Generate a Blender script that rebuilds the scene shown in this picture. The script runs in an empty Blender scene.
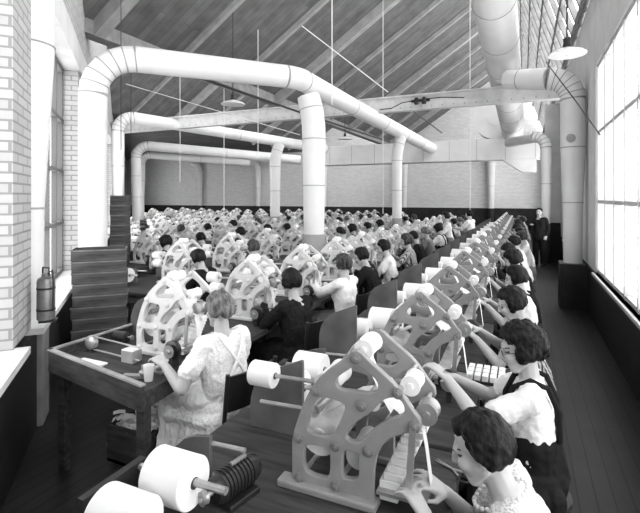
import bpy, bmesh, math, random
from mathutils import Vector, Matrix, Quaternion, noise
V = Vector
R = math.radians
sc = bpy.context.scene
C = sc.collection

# ------------------------------------------------------------------ camera, world, exposure
F = 455.0                                   # focal length in pixels of a 640x513 frame
YAW = R(24.1)
cam_d = bpy.data.cameras.new('camera'); cam = bpy.data.objects.new('camera', cam_d); C.objects.link(cam)
cam.location = (0, 0, 2.0); cam.rotation_euler = (R(90), 0, YAW)
cam_d.sensor_fit = 'HORIZONTAL'; cam_d.sensor_width = 36; cam_d.lens = F/640*36
cam_d.shift_y = -59.5/640; cam_d.clip_start = 0.05
sc.camera = cam
w = bpy.data.worlds.new('sky'); sc.world = w; w.use_nodes = True
bg = w.node_tree.nodes['Background']; bg.inputs[0].default_value = (1, 1, 1, 1); bg.inputs[1].default_value = 0.62
WINDOW_LIGHT = 9.0
CLERESTORY_LIGHT = 12.0
sc.view_settings.view_transform = 'Standard'; sc.view_settings.look = 'None'
sc.view_settings.gamma = 1; sc.view_settings.exposure = -0.95
sc.view_settings.use_curve_mapping = False

random.seed(11)
CY, SY = math.cos(YAW), math.sin(YAW)
def at(x, y, Z):
    'photo pixel and distance along the view axis -> point of the room'
    q = (x-320)/F
    return V(((CY*q-SY)*Z, (SY*q+CY)*Z, 2+(197-y)/F*Z))

# ------------------------------------------------------------------ materials
def mat(name, g, rough=.7, var=0., scale=6., bump=0., bscale=60., metal=0., g2=None, stretch=None):
    m = bpy.data.materials.new(name); m.use_nodes = True
    nt = m.node_tree; b = nt.nodes['Principled BSDF']
    b.inputs['Roughness'].default_value = rough; b.inputs['Metallic'].default_value = metal
    b.inputs['Base Color'].default_value = (g, g, g, 1)
    tc = nt.nodes.new('ShaderNodeTexCoord'); mp = nt.nodes.new('ShaderNodeMapping')
    nt.links.new(tc.outputs['Object'], mp.inputs[0])
    if stretch: mp.inputs['Scale'].default_value = stretch
    if var or g2 is not None:
        n = nt.nodes.new('ShaderNodeTexNoise'); n.inputs['Scale'].default_value = scale; n.inputs['Detail'].default_value = 5
        r = nt.nodes.new('ShaderNodeValToRGB')
        lo, hi = (max(0, g*(1-var)), min(1, g*(1+var))) if g2 is None else (g, g2)
        r.color_ramp.elements[0].color = (lo, lo, lo, 1); r.color_ramp.elements[1].color = (hi, hi, hi, 1)
        r.color_ramp.elements[0].position = .32; r.color_ramp.elements[1].position = .68
        nt.links.new(mp.outputs[0], n.inputs[0]); nt.links.new(n.outputs[0], r.inputs[0]); nt.links.new(r.outputs[0], b.inputs['Base Color'])
    if bump:
        n = nt.nodes.new('ShaderNodeTexNoise'); n.inputs['Scale'].default_value = bscale; n.inputs['Detail'].default_value = 4
        bp = nt.nodes.new('ShaderNodeBump'); bp.inputs['Strength'].default_value = bump; bp.inputs['Distance'].default_value = .01
        nt.links.new(mp.outputs[0], n.inputs[0]); nt.links.new(n.outputs[0], bp.inputs['Height']); nt.links.new(bp.outputs[0], b.inputs['Normal'])
    return m
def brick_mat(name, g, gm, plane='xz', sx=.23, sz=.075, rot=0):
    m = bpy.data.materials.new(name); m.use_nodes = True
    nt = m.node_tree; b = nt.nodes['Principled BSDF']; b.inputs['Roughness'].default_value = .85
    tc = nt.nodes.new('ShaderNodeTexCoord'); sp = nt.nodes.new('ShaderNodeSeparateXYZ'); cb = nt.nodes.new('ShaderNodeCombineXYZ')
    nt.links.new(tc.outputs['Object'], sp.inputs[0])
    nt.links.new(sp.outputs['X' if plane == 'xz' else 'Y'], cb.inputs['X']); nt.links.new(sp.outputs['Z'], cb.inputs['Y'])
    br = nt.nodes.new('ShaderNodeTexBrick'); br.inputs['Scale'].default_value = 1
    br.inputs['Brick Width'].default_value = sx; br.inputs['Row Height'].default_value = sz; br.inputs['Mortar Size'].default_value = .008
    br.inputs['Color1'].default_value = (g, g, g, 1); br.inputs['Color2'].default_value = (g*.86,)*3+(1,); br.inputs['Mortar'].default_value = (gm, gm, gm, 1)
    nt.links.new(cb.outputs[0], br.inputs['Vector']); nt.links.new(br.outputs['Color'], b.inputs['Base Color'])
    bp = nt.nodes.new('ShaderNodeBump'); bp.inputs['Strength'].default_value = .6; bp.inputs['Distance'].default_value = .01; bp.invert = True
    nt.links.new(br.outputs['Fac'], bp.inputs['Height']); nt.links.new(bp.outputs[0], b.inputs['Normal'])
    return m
def plank_mat(name, g, seam, width, axis='X', rough=.6):
    m = bpy.data.materials.new(name); m.use_nodes = True
    nt = m.node_tree; b = nt.nodes['Principled BSDF']; b.inputs['Roughness'].default_value = rough
    tc = nt.nodes.new('ShaderNodeTexCoord'); sp = nt.nodes.new('ShaderNodeSeparateXYZ'); cb = nt.nodes.new('ShaderNodeCombineXYZ')
    nt.links.new(tc.outputs['Object'], sp.inputs[0])
    other = 'Y' if axis == 'X' else 'X'
    nt.links.new(sp.outputs[other], cb.inputs['X']); nt.links.new(sp.outputs[axis], cb.inputs['Y'])
    br = nt.nodes.new('ShaderNodeTexBrick'); br.inputs['Scale'].default_value = 1
    br.inputs['Brick Width'].default_value = 3.1; br.inputs['Row Height'].default_value = width; br.inputs['Mortar Size'].default_value = .006
    br.inputs['Color1'].default_value = (g, g, g, 1); br.inputs['Color2'].default_value = (g*.75,)*3+(1,); br.inputs['Mortar'].default_value = (seam,)*3+(1,)
    nt.links.new(cb.outputs[0], br.inputs['Vector'])
    n = nt.nodes.new('ShaderNodeTexNoise'); n.inputs['Scale'].default_value = 3; n.inputs['Detail'].default_value = 6
    nt.links.new(tc.outputs['Object'], n.inputs[0])
    mx = nt.nodes.new('ShaderNodeMix'); mx.data_type = 'RGBA'; mx.blend_type = 'OVERLAY'; mx.inputs[0].default_value = .6
    nt.links.new(br.outputs['Color'], mx.inputs[6]); nt.links.new(n.outputs['Color'], mx.inputs[7])
    bw = nt.nodes.new('ShaderNodeRGBToBW'); nt.links.new(mx.outputs[2], bw.inputs[0]); nt.links.new(bw.outputs[0], b.inputs['Base Color'])
    return m
def emit(name, s):
    m = bpy.data.materials.new(name); m.use_nodes = True; nt = m.node_tree
    nt.nodes.clear(); e = nt.nodes.new('ShaderNodeEmission'); o = nt.nodes.new('ShaderNodeOutputMaterial')
    e.inputs[0].default_value = (1, 1, 1, 1); e.inputs[1].default_value = s; nt.links.new(e.outputs[0], o.inputs[0]); return m
def cloth_mat(name, g, kind=None, g2=None, scale=60):
    m = mat(name, g, .9, .08, 9, .25, 130)
    if kind:
        nt = m.node_tree; b = nt.nodes['Principled BSDF']
        tc = nt.nodes.new('ShaderNodeTexCoord')
        if kind == 'stripe':
            t = nt.nodes.new('ShaderNodeTexWave'); t.inputs['Scale'].default_value = scale; t.inputs['Distortion'].default_value = 1.0
            fac = t.outputs['Fac']
        else:
            t = nt.nodes.new('ShaderNodeTexVoronoi'); t.inputs['Scale'].default_value = scale; fac = t.outputs['Distance']
        nt.links.new(tc.outputs['Object'], t.inputs['Vector'])
        r = nt.nodes.new('ShaderNodeValToRGB'); r.color_ramp.elements[0].position = .35; r.color_ramp.elements[1].position = .6
        r.color_ramp.elements[0].color = (g, g, g, 1); r.color_ramp.elements[1].color = (g2, g2, g2, 1)
        nt.links.new(fac, r.inputs[0]); nt.links.new(r.outputs[0], b.inputs['Base Color'])
    return m
M = {
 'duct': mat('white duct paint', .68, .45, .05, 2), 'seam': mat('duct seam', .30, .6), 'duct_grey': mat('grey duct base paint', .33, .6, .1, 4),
 'plaster': mat('whitewashed plaster', .6, .85, .07, 3), 'wains': mat('dark wainscot paint', .028, .45, .25, 3), 'grey_paint': mat('mid grey pilaster paint', .24, .6, .15, 5),
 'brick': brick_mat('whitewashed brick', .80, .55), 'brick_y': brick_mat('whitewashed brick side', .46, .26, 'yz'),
 'floor': plank_mat('dark worn floorboards', .024, .006, .11, 'X', .5), 'roof': plank_mat('grey roof boarding', .17, .10, .16, 'Y', .85),
 'rafter': mat('painted rafter', .34, .8, .15, 4), 'beam': mat('white painted steel beam', .66, .6, .12, 5), 'iron': mat('black iron', .03, .45, .2, 12, .05),
 'sky': emit('bright window glass', WINDOW_LIGHT), 'sky2': emit('bright skylight glass', CLERESTORY_LIGHT), 'frame': mat('dark window bars', .10, .6), 'frame_g': mat('weathered skylight bars', .20, .7, .2, 5), 'frame_l': mat('pale window frame', .5, .7, .1, 5),
 'mgrey': mat('grey machine enamel', .25, .45, .10, 14, .05, 80), 'mwhite': mat('pale machine enamel', .60, .45, .06, 14),
 'bolt_g': mat('bolt steel', .22, .35, metal=.3), 'steel': mat('worn steel', .42, .35, .1, 20, metal=.6), 'black': mat('black enamel', .018, .3), 
 'paper': mat('white paper', .80, .8, .03, 5), 'roll_side': mat('paper roll end', .74, .85, .05, 25), 'core': mat('roll core', .06, .7), 'card': mat('white card', .80, .8, .06, 20),
 'wood': mat('dark bench wood', .05, .55, .35, 4, .1, 30, stretch=(1, 8, 8)), 'wood_l': mat('worn bench edge', .30, .65, .3, 6), 'board': mat('grey painted board', .13, .6, .25, 5, .08, 40),
 'crate': mat('stained crate wood', .075, .7, .4, 3, .2, 25, stretch=(1, 1, 7)), 'crate_e': mat('crate edge', .16, .7, .3, 8),
 'skin': mat('skin', .43, .55, .06, 8), 'lips': mat('lips', .22, .5), 'eye': mat('dark eye and brow tone', .05, .4), 'hair_d': mat('dark hair', .011, .45, .8, 55, .5, 120, stretch=(1, .7, .14)),  # 'eye' is the dark colour of the eyes and brows themselves
 'hair_m': mat('brown hair', .05, .45, .8, 55, .5, 120, stretch=(1, .7, .14)), 'hair_l': mat('fair hair', .13, .5, .7, 55, .5, 120, stretch=(1, .7, .14)),
 'c_white': cloth_mat('white cotton', .80), 'c_light': cloth_mat('pale print cotton', .66, 'dots', .84, 120), 'c_grey': cloth_mat('grey cotton', .20), 'c_mid': cloth_mat('mid grey wool', .10),
 'c_black': cloth_mat('black cloth', .014), 'c_stripe': cloth_mat('striped cotton', .07, 'stripe', .50, 14), 'c_knit': cloth_mat('pale knit', .42, 'dots', .66, 110), 'c_apron': cloth_mat('apron cotton', .80),
 'shoe': mat('shoe leather', .02, .4), 'stocking': mat('stocking', .22, .7), 'glass': mat('clear tumbler glass', .75, .1), 'enamel': mat('white lamp enamel', .8, .3), 'clockface': mat('clock face', .85, .5),
 'brass': mat('dull extinguisher metal', .20, .35, .3, 9, metal=.5), 'cord': mat('pale cord', .72, .7), 'wire': mat('dark wire', .02, .6),
}

for k_ in ('wains', 'grey_paint', 'floor', 'roof', 'rafter', 'wood', 'wood_l', 'board', 'crate', 'crate_e', 'hair_d', 'hair_m', 'hair_l', 'c_white', 'c_light', 'c_grey', 'c_mid', 'c_black', 'c_stripe', 'c_knit', 'c_apron', 'brick', 'brick_y', 'plaster', 'paper', 'card', 'core', 'eye', 'duct', 'duct_grey', 'iron'):
    M[k_].node_tree.nodes['Principled BSDF'].inputs['Specular IOR Level'].default_value = .30 if k_ in ('floor', 'duct', 'iron') else .12

# ------------------------------------------------------------------ mesh helpers
class MB:
    def __init__(s): s.v = []; s.f = []; s.m = []; s.mats = []
    def mi(s, m):
        if m not in s.mats: s.mats.append(m)
        return s.mats.index(m)
    def add(s, vs, fs, m=None, T=None):
        o = len(s.v); s.v += [(T @ V(p) if T else V(p)) for p in vs]; k = s.mi(m)
        s.f += [[i+o for i in f] for f in fs]; s.m += [k]*len(fs); return s
    def box(s, a, b, m=None, T=None, bev=0.0):
        x0, y0, z0 = a; x1, y1, z1 = b
        if bev:
            bm = bmesh.new(); bmesh.ops.create_cube(bm, size=1)
            for v in bm.verts: v.co = V(((x0+x1)/2+v.co.x*(x1-x0), (y0+y1)/2+v.co.y*(y1-y0), (z0+z1)/2+v.co.z*(z1-z0)))
            bmesh.ops.bevel(bm, geom=bm.edges[:], offset=bev, segments=2, affect='EDGES', profile=.5)
            bm.verts.index_update(); s.add([v.co.copy() for v in bm.verts], [[v.index for v in f.verts] for f in bm.faces], m, T); bm.free(); return s
        vs = [(x, y, z) for x in (x0, x1) for y in (y0, y1) for z in (z0, z1)]
        return s.add(vs, [(0,1,3,2),(4,6,7,5),(0,4,5,1),(2,3,7,6),(0,2,6,4),(1,5,7,3)], m, T)
    def tube(s, pts, r, m=None, n=12, cap=True, T=None):
        pts = [V(p) for p in pts]; rs = r if isinstance(r, (list, tuple)) else [r]*len(pts)
        vs = []; fs = []; up = None
        for i, p in enumerate(pts):
            a = pts[max(0, i-1)]; b = pts[min(len(pts)-1, i+1)]; d = (b-a).normalized() if (b-a).length > 1e-9 else V((0,0,1))
            if up is None:
                up = V((0,0,1)) if abs(d.z) < .9 else V((0,1,0))
            u = d.cross(up).normalized(); up = u.cross(d).normalized()
            for k in range(n):
                t = 2*math.pi*k/n; vs.append(p+(u*math.cos(t)+up*math.sin(t))*rs[i])
        for i in range(len(pts)-1):
            for k in range(n):
                fs.append((i*n+k, i*n+(k+1) % n, (i+1)*n+(k+1) % n, (i+1)*n+k))
        if cap: fs.append(list(range(n))[::-1]); fs.append([(len(pts)-1)*n+k for k in range(n)])
        return s.add(vs, fs, m, T)
    def lathe(s, prof, m=None, n=24, T=None):
        'profile of (radius, z); closed with caps'
        vs = []; fs = []
        for (r, z) in prof:
            for k in range(n):
                t = 2*math.pi*k/n; vs.append((r*math.cos(t), r*math.sin(t), z))
        for i in range(len(prof)-1):
            for k in range(n): fs.append((i*n+k, i*n+(k+1) % n, (i+1)*n+(k+1) % n, (i+1)*n+k))
        fs.append(list(range(n))[::-1]); fs.append([(len(prof)-1)*n+k for k in range(n)])
        return s.add(vs, fs, m, T)
    def build(s, name, parent=None, smooth=None, loc=None):
        me = bpy.data.meshes.new(name); me.from_pydata([tuple(v) for v in s.v], [], s.f)
        for m in s.mats: me.materials.append(m)
        me.polygons.foreach_set('material_index', s.m); me.update()
        bm = bmesh.new(); bm.from_mesh(me); bmesh.ops.recalc_face_normals(bm, faces=bm.faces[:]); bm.to_mesh(me); bm.free()
        if smooth:
            me.polygons.foreach_set('use_smooth', [True]*len(me.polygons)); me.set_sharp_from_angle(angle=R(smooth))
        o = bpy.data.objects.new(name, me); C.objects.link(o)
        if parent: o.parent = parent
        if loc: o.location = loc
        return o
def link(me, name, parent=None):
    o = bpy.data.objects.new(name, me); C.objects.link(o)
    if parent: o.parent = parent
    return o
def empty(name, loc=(0,0,0), rz=0):
    o = bpy.data.objects.new(name, None); C.objects.link(o); o.location = loc; o.rotation_euler = (0, 0, rz); o.empty_display_size = .1; return o
def tag(o, label, cat, group=None):
    o['label'] = label; o['category'] = cat
    if group: o['group'] = group
    return o
def struct(o): o['kind'] = 'structure'; return o
def dup(root, loc, rz, label, group=None):
    r = root.copy(); C.objects.link(r); r.location = loc; r.rotation_euler = (0, 0, rz); r['label'] = label
    if group: r['group'] = group
    for ch in list(root.children):
        c = ch.copy(); C.objects.link(c); c.parent = r
        for g in list(ch.children):
            d = g.copy(); C.objects.link(d); d.parent = c
    return r
def drop(root):
    for ch in list(root.children):
        for g in list(ch.children): bpy.data.objects.remove(g)
        bpy.data.objects.remove(ch)
    bpy.data.objects.remove(root)
RX = Matrix.Rotation(R(90), 4, 'Y')          # z axis -> x axis
RY = Matrix.Rotation(R(-90), 4, 'X')         # z axis -> y axis
def TR(x, y, z): return Matrix.Translation((x, y, z))
ORD = ['', 'first', 'second', 'third', 'fourth', 'fifth', 'sixth', 'seventh', 'eighth', 'ninth', 'tenth', 'eleventh', 'twelfth', 'thirteenth', 'fourteenth', 'fifteenth', 'sixteenth', 'seventeenth', 'eighteenth']
ROWN = ['rightmost row'] + ['%s row from the right' % ORD[i] for i in range(2, 14)]
def chaikin(P, n=2, closed=True):
    for _ in range(n):
        Q = []
        for i in range(len(P)):
            a = P[i]; b = P[(i+1) % len(P)]
            Q += [(a[0]*.75+b[0]*.25, a[1]*.75+b[1]*.25), (a[0]*.25+b[0]*.75, a[1]*.25+b[1]*.75)]
        P = Q
    return P

# ------------------------------------------------------------------ the building
XR = 1.05                                     # right wall
YB = 27.0                                     # back wall
WAINS = 1.38
def wall_x(y): return -1.19-1.036*y           # the slanting left wall
LD = V((-.7195, .6945, 0)).normalized()       # along the left wall, away from the camera
LN = V((.6945, .7195, 0)).normalized()        # out of the left wall, into the room
LO = V((wall_x(0), 0, 0))
def lw(t, n, z=0): return LO+LD*t+LN*n+V((0, 0, z))      # t along, n into the room
def lbox(mb, t0, t1, n0, n1, z0, z1, m):
    T = Matrix(((LD.x, LN.x, 0, LO.x), (LD.y, LN.y, 0, LO.y), (0, 0, 1, 0), (0, 0, 0, 1)))
    return mb.box((t0, n0, z0), (t1, n1, z1), m, T)
LEN = (YB)/LD.y+.3
RA, RT = 9.6, .665                            # roof slope: z = RA + RT*x
XV = (5.0-RA)/RT                              # valley
XRI = -.3; ZRI = RA+RT*XRI                    # ridge
ZRW = 5.4                                     # top of the right wall
Y0 = -2.0
struct(MB().box((-32, Y0, -.12), (1.6, YB+.4, 0), M['floor']).build('floor'))
# back wall: brick with gable, dark dado below
mb = MB()
prof = [(-31, WAINS), (XR+.3, WAINS), (XR+.3, ZRW), (XRI, ZRI), (XV, 5.0), (XV, 9.25), (XV-6.5, 5.0), (-31, 5.0)]
n = len(prof)
mb.add([(x, YB, z) for x, z in prof]+[(x, YB+.3, z) for x, z in prof], [list(range(n)), list(range(n, 2*n))[::-1]]+[(i, (i+1) % n, (i+1) % n+n, i+n) for i in range(n)], M['brick'])
struct(mb.build('wall_back'))
struct(MB().box((-31, YB-.04, 0), (XR+.3, YB+.3, WAINS), M['wains']).build('trim_1'))
# ceiling: sloping boarded roof, flat part to the left
mb = MB()
mb.add([(XV, Y0, 5.0), (XRI, Y0, ZRI), (XRI, YB+.3, ZRI), (XV, YB+.3, 5.0), (XV, Y0, 5.12), (XRI, Y0, ZRI+.15), (XRI, YB+.3, ZRI+.15), (XV, YB+.3, 5.12)],
       [(0,1,2,3), (4,7,6,5), (0,4,5,1), (1,5,6,2), (2,6,7,3), (3,7,4,0)], M['roof'])
X2 = XV-6.5
mb.add([(X2, Y0, 5.0), (XV, Y0, 9.25), (XV, YB+.3, 9.25), (X2, YB+.3, 5.0), (X2, Y0, 5.12), (XV, Y0, 9.4), (XV, YB+.3, 9.4), (X2, YB+.3, 5.12)],
       [(0,1,2,3), (4,7,6,5), (0,4,5,1), (1,5,6,2), (2,6,7,3), (3,7,4,0)], M['roof'])
mb.box((-31, Y0, 5.0), (X2, YB+.3, 5.12), M['roof'])
struct(mb.build('ceiling'))
# rafters (one structural member each)
for i in range(11):
    y = 3.6+i*2.1
    wd, hh = (.22, .24) if i % 3 == 1 else (.10, .12)
    mb = MB(); a = math.atan(RT); L = (XRI-XV)/math.cos(a)
    mb.box((0, -wd/2, -hh), (L, wd/2, .01), M['rafter'], TR(XV, y, 5.0) @ Matrix.Rotation(-a, 4, 'Y'))
    struct(mb.build('rafter'))
for i in range(10):
    y = 6.2+i*2.1; wd, hh = (.22, .24) if i % 3 == 1 else (.10, .12); a = math.atan2(4.25, 6.5)
    mb = MB(); mb.box((0, -wd/2, -hh), (math.hypot(4.25, 6.5), wd/2, .01), M['rafter'], TR(X2, y, 5.0) @ Matrix.Rotation(-a, 4, 'Y')); struct(mb.build('rafter'))
g = struct(MB().box((XV+.06, Y0, 5.25), (XV+.08, YB, 9.2), M['sky2']).build('window_20'))
mb = MB()
for k in range(36): mb.box((XV-.02, Y0+.3+k*.8, 5.15), (XV+.06, Y0+.40+k*.8, 9.25), M['frame_g'])
for z in (5.1, 6.5, 7.9, 9.15): mb.box((XV-.04, Y0, z), (XV+.06, YB, z+.12), M['frame_g'])
struct(mb.build('window_frame', g))
struct(MB().box((XV-.14, Y0, 4.80), (XV+.14, YB, 5.05), M['frame_g']).build('valley_gutter'))
# tie beams across the hall: riveted channel
for j, y in enumerate((11.0,)):
    mb = MB(); z0, z1 = 4.10, 4.47
    mb.box((-15, y, z0), (XR, y+.03, z1), M['beam']); mb.box((-15, y-.09, z1-.025), (XR, y+.12, z1), M['beam']); mb.box((-15, y-.09, z0), (XR, y+.12, z0+.025), M['beam'])
    for k in range(60):
        mb.lathe([(.016, -.012), (.012, 0)], M['seam'], 8, TR(-14+k*.25, y, z0+.08) @ RY)
    struct(mb.build('beam_tie'))
# steep glazed slope (clerestory) on the right, pane by pane frame
a = V((XRI, 0, ZRI)); b = V((XR, 0, ZRW)); d = (b-a); Ls = d.length; dn = d.normalized(); nn = V((dn.z, 0, -dn.x))   # nn points inward/down
if nn.x > 0: nn = -nn
def gbox(mb, s0, s1, y0, y1, n0, n1, m):
    T = Matrix(((dn.x, 0, nn.x, a.x), (0, 1, 0, 0), (dn.z, 0, nn.z, a.z), (0, 0, 0, 1)))
    return mb.box((s0, y0, n0), (s1, y1, n1), m, T)
g = struct(gbox(MB(), 0, Ls, Y0, YB, -.04, -.02, M['sky2']).build('window_1'))
mb = MB()
for k in range(36): gbox(mb, 0, Ls, Y0+.3+k*.8, Y0+.40+k*.8, -.02, .09, M['frame_g'])
for s0 in (0, Ls*.2, Ls*.4, Ls*.6, Ls*.8, Ls-.12): gbox(mb, s0, s0+.1, Y0, YB, -.02, .09, M['frame_g'])
struct(mb.build('window_frame', g))
# right wall: dark dado, white wall, tall windows
ZS, ZT = .80, 4.1
wins = [(-1.8, 3.0), (3.5, 8.4), (10.4, 14.6), (16.4, 20.4), (22.0, 26.0)]
mb = MB(); mb.box((XR-.03, Y0, 0), (XR+.3, YB, ZS), M['wains'])
struct(mb.build('trim_2'))
mb = MB(); ys = [Y0]+[v for p in wins for v in p]+[YB]
for i in range(0, len(ys), 2): mb.box((XR, ys[i], ZS), (XR+.3, ys[i+1], ZT), M['plaster'])
mb.box((XR, Y0, ZT), (XR+.3, YB, ZRW), M['plaster'])
struct(mb.build('wall_right'))
for i, (p, q) in enumerate(wins):
    g = struct(MB().box((XR+.12, p, ZS), (XR+.14, q, ZT), M['sky']).build('window_%d' % (i+2)))
    mb = MB(); n = max(3, round((q-p)/.7))
    for k in range(n+1):
        y = p+(q-p)*k/n; mb.box((XR+.02, y-.025, ZS), (XR+.12, y+.025, ZT), M['frame_l'])
    for z in (ZS, ZS+1.1, ZS+2.2, ZT-.05): mb.box((XR+.03, p, z), (XR+.12, q, z+.05), M['frame_l'])
    struct(mb.build('window_frame', g))
    struct(MB().box((XR-.06, p, ZS-.04), (XR+.12, q, ZS), M['frame_l']).build('window_sill', g))
# pilaster under the right riser and the man's recess
struct(MB().box((.60, 9.2, 0), (XR, 9.75, .80), M['wains']).build('pilaster'))
struct(MB().box((.62, 15.9, 0), (XR, 16.3, ZRW-.5), M['plaster']).build('pilaster'))
struct(MB().box((.60, 15.88, 0), (XR, 16.32, 1.2), M['wains']).build('pilaster_base'))
# left wall
ZSL, ZTL, ZWL = .90, 3.9, 5.0
lwins = [(1.5, 3.0), (3.6, 6.88), (10.4, 13.4), (14.2, 17.2), (21, 24), (25, 28), (31, 34)]
mb = MB(); ts = [0]+[v for p in lwins for v in p]+[LEN]
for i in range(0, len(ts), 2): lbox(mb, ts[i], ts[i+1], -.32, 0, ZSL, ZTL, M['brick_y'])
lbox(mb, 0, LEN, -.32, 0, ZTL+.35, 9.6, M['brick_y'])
struct(mb.build('wall_left'))
mb = MB(); lbox(mb, 0, LEN, -.32, .04, ZTL, ZTL+.35, M['plaster']); struct(mb.build('trim_3'))
mb = MB(); lbox(mb, 0, LEN, -.32, .02, 0, ZSL-.05, M['wains']); struct(mb.build('trim_4'))
for i, (p, q) in enumerate(lwins):
    g = struct(lbox(MB(), p, q, -.29, -.27, ZSL, ZTL, M['sky']).build('window_%d' % (i+8)))
    mb = MB(); n = max(3, round((q-p)/.55))
    for k in range(n+1):
        t = p+(q-p)*k/n; wdt = .05 if k in (0, n) else .022
        lbox(mb, t-wdt, t+wdt, -.27, -.2, ZSL, ZTL, M['frame'])
    for z in (ZSL, 1.6, 2.35, 3.1, ZTL-.06): lbox(mb, p, q, -.27, -.19, z, z+.05, M['frame'])
    struct(mb.build('window_frame', g))
    struct(lbox(MB(), p-.05, q+.05, -.27, .1, ZSL-.05, ZSL, M['plaster']).build('window_sill', g))
# square pier below the nearest riser on the left
def pier(name, t, z0, z1, m, wd=.3, dp=.34):
    struct(lbox(MB(), t-wd/2, t+wd/2, .0, dp, z0, z1, m).build(name))

# ------------------------------------------------------------------ ducts
def arc(p, d0, d1, r, n=7):
    'gored elbow starting at p going d0, leaving along d1'
    d0 = V(d0).normalized(); d1 = V(d1).normalized(); ang = d0.angle(d1); ax = d0.cross(d1).normalized()
    cdir = ax.cross(d0).normalized(); cen = V(p)+cdir*r; out = []
    for i in range(n+1):
        q = Quaternion(ax, ang*i/n); out.append(cen+q @ (-cdir*r))
    return out
def duct_part(name, parent, pts, r, seams=(), n=28, m=None, loc=None):
    mb = MB(); mb.tube(pts, r, m or M['duct'], n)
    rs = r if isinstance(r, (list, tuple)) else [r]*len(pts)
    for i in seams:
        a = V(pts[max(0, i-1)]); b = V(pts[min(len(pts)-1, i+1)]); d = (b-a).normalized(); p = V(pts[i])
        mb.tube([p-d*.010, p-d*.006, p+d*.006, p+d*.010], [rs[i]*.98, rs[i]+.007, rs[i]+.007, rs[i]*.98], M['seam'], n)
    return mb.build(name, parent, 40)
def straight(a, b, k): return [V(a).lerp(V(b), i/k) for i in range(k+1)]
UP = V((0, 0, 1))

# first duct from the left wall, bending to run down the hall into the header
r1 = .185
dq = empty('ventilation_duct', (0, 0, 0)); tag(dq, 'largest white round duct rising beside the crate stack and crossing overhead to the header', 'duct', 'ventilation ducts')
P = at(93, 250, 6.4); P.z = 0
zc = 4.0; rr = .55
top = V((P.x, P.y, zc-rr))
duct_part('riser', dq, [V((P.x, P.y, 1.30)), V((P.x, P.y, 2.3)), top], r1, (0, 2))
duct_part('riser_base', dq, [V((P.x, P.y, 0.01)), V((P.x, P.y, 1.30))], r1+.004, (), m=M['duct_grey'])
el = arc(top, UP, LN, rr, 6); duct_part('elbow', dq, el, r1, range(0, 7))
B = at(300, 80, 7.65); B.z = zc
end = el[-1]; dirx = (B-end).normalized()
B1 = B-dirx*.25
duct_part('run', dq, straight(end, B1, 3), r1, (3,))
hd = V((0, 1, 0)); el2 = arc(B1, dirx, hd, .55, 4); duct_part('bend', dq, el2, r1, (0, 4))
E = V((el2[-1].x, 19.0, zc)); duct_part('run', dq, straight(el2[-1], E, 5), [r1, r1, r1*1.05, r1*1.1, r1*1.15, r1*1.2], (1, 2, 3, 4))

def drop_duct(x, y, ztop, r, label, tilt=(0, 0), ztr=1.36):
    o = empty('drop_duct', (x, y, 0)); tag(o, label, 'duct', 'ventilation ducts')
    t = V((tilt[0], tilt[1], 0))
    pts = [V((0, 0, ztr)), V((0, 0, 2.2)), V((0, 0, ztop-.75)), V((0, 0, ztop-.5))+t*.08, V((0, 0, ztop-.22))+t*.45, V((0, 0, ztop))+t]
    duct_part('shaft', o, pts, [r*.88, r*.92, r, r, r, r*.95], (1, 2, 4), 24)
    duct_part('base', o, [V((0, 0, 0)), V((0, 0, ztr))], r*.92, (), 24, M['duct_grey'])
    return o
c = at(314, 232, 7.9); drop_duct(c.x, c.y, 3.75, .205, 'white column duct dropping from the bend of the largest duct', (-.10, -.02))
c = at(275, 215, 15.0); drop_duct(c.x, c.y, 3.75, .18, 'white column duct left of the bend, second nearest of the floor columns', (.12, .1))
c = at(397, 217, 13.8); drop_duct(c.x, c.y, 3.85, .16, 'white column duct right of the bend, under the long run', (.16, 0))

def side_duct(px, Z, pr, zc, r, label, px_end, y_end, Zend):
    o = empty('ventilation_duct', (0, 0, 0)); tag(o, label, 'duct', 'ventilation ducts')
    P = at(px, 197, Z); rr = r*2.4; top = V((P.x, P.y, zc-rr))
    duct_part('riser', o, [V((P.x, P.y, 2.0)), V((P.x, P.y, 2.9)), top], [r*.75, r, r], (0, 1, 2), 20)
    duct_part('riser_base', o, [V((P.x, P.y, .01)), V((P.x, P.y, 2.0))], r*.75, (), 20)
    e = at(px_end, y_end, Zend); d = (e-V((P.x, P.y, zc))); dh = V((d.x, d.y, 0)).normalized()
    el = arc(top, UP, dh, rr, 5); duct_part('elbow', o, el, r, range(0, 6), 20)
    duct_part('run', o, straight(el[-1], e, 4), r, (2, 4), 20)
side_duct(118, 13.3, 0, 4.35, .175, 'second white duct from the left wall, smaller and just below the largest', 326, 149, 16.6)
side_duct(136, 19.5, 0, 4.2, .21, 'third white duct from the left wall, half hidden below the second', 300, 160, 21.0)
side_duct(141.5, 25.0, 0, 4.3, .2, 'farthest white duct from the left wall, near the wall clock', 250, 163, 25.8)

# nearest riser at the left edge of view
t0 = 2.2
o = empty('ventilation_duct', (0, 0, 0)); tag(o, 'nearest white tapering duct standing at the left edge on a grey pier', 'duct', 'ventilation ducts')
P = at(27, 200, 4.05); z1 = 2+(197-325)/F*4.05
duct_part('riser', o, [V((P.x, P.y, z1)), V((P.x, P.y, 1.9)), V((P.x, P.y, 3.2)), V((P.x, P.y, 3.35)), V((P.x, P.y, 4.9))], [.125, .135, .21, .215, .215], (1, 3), 28)
q = MB(); T = TR(P.x, P.y, 0) @ Matrix.Rotation(math.atan2(LD.y, LD.x), 4, 'Z'); q.box((-.15, -.15, 0), (.15, .15, z1), M['grey_paint'], T, .012)
struct(q.build('pilaster'))

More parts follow.
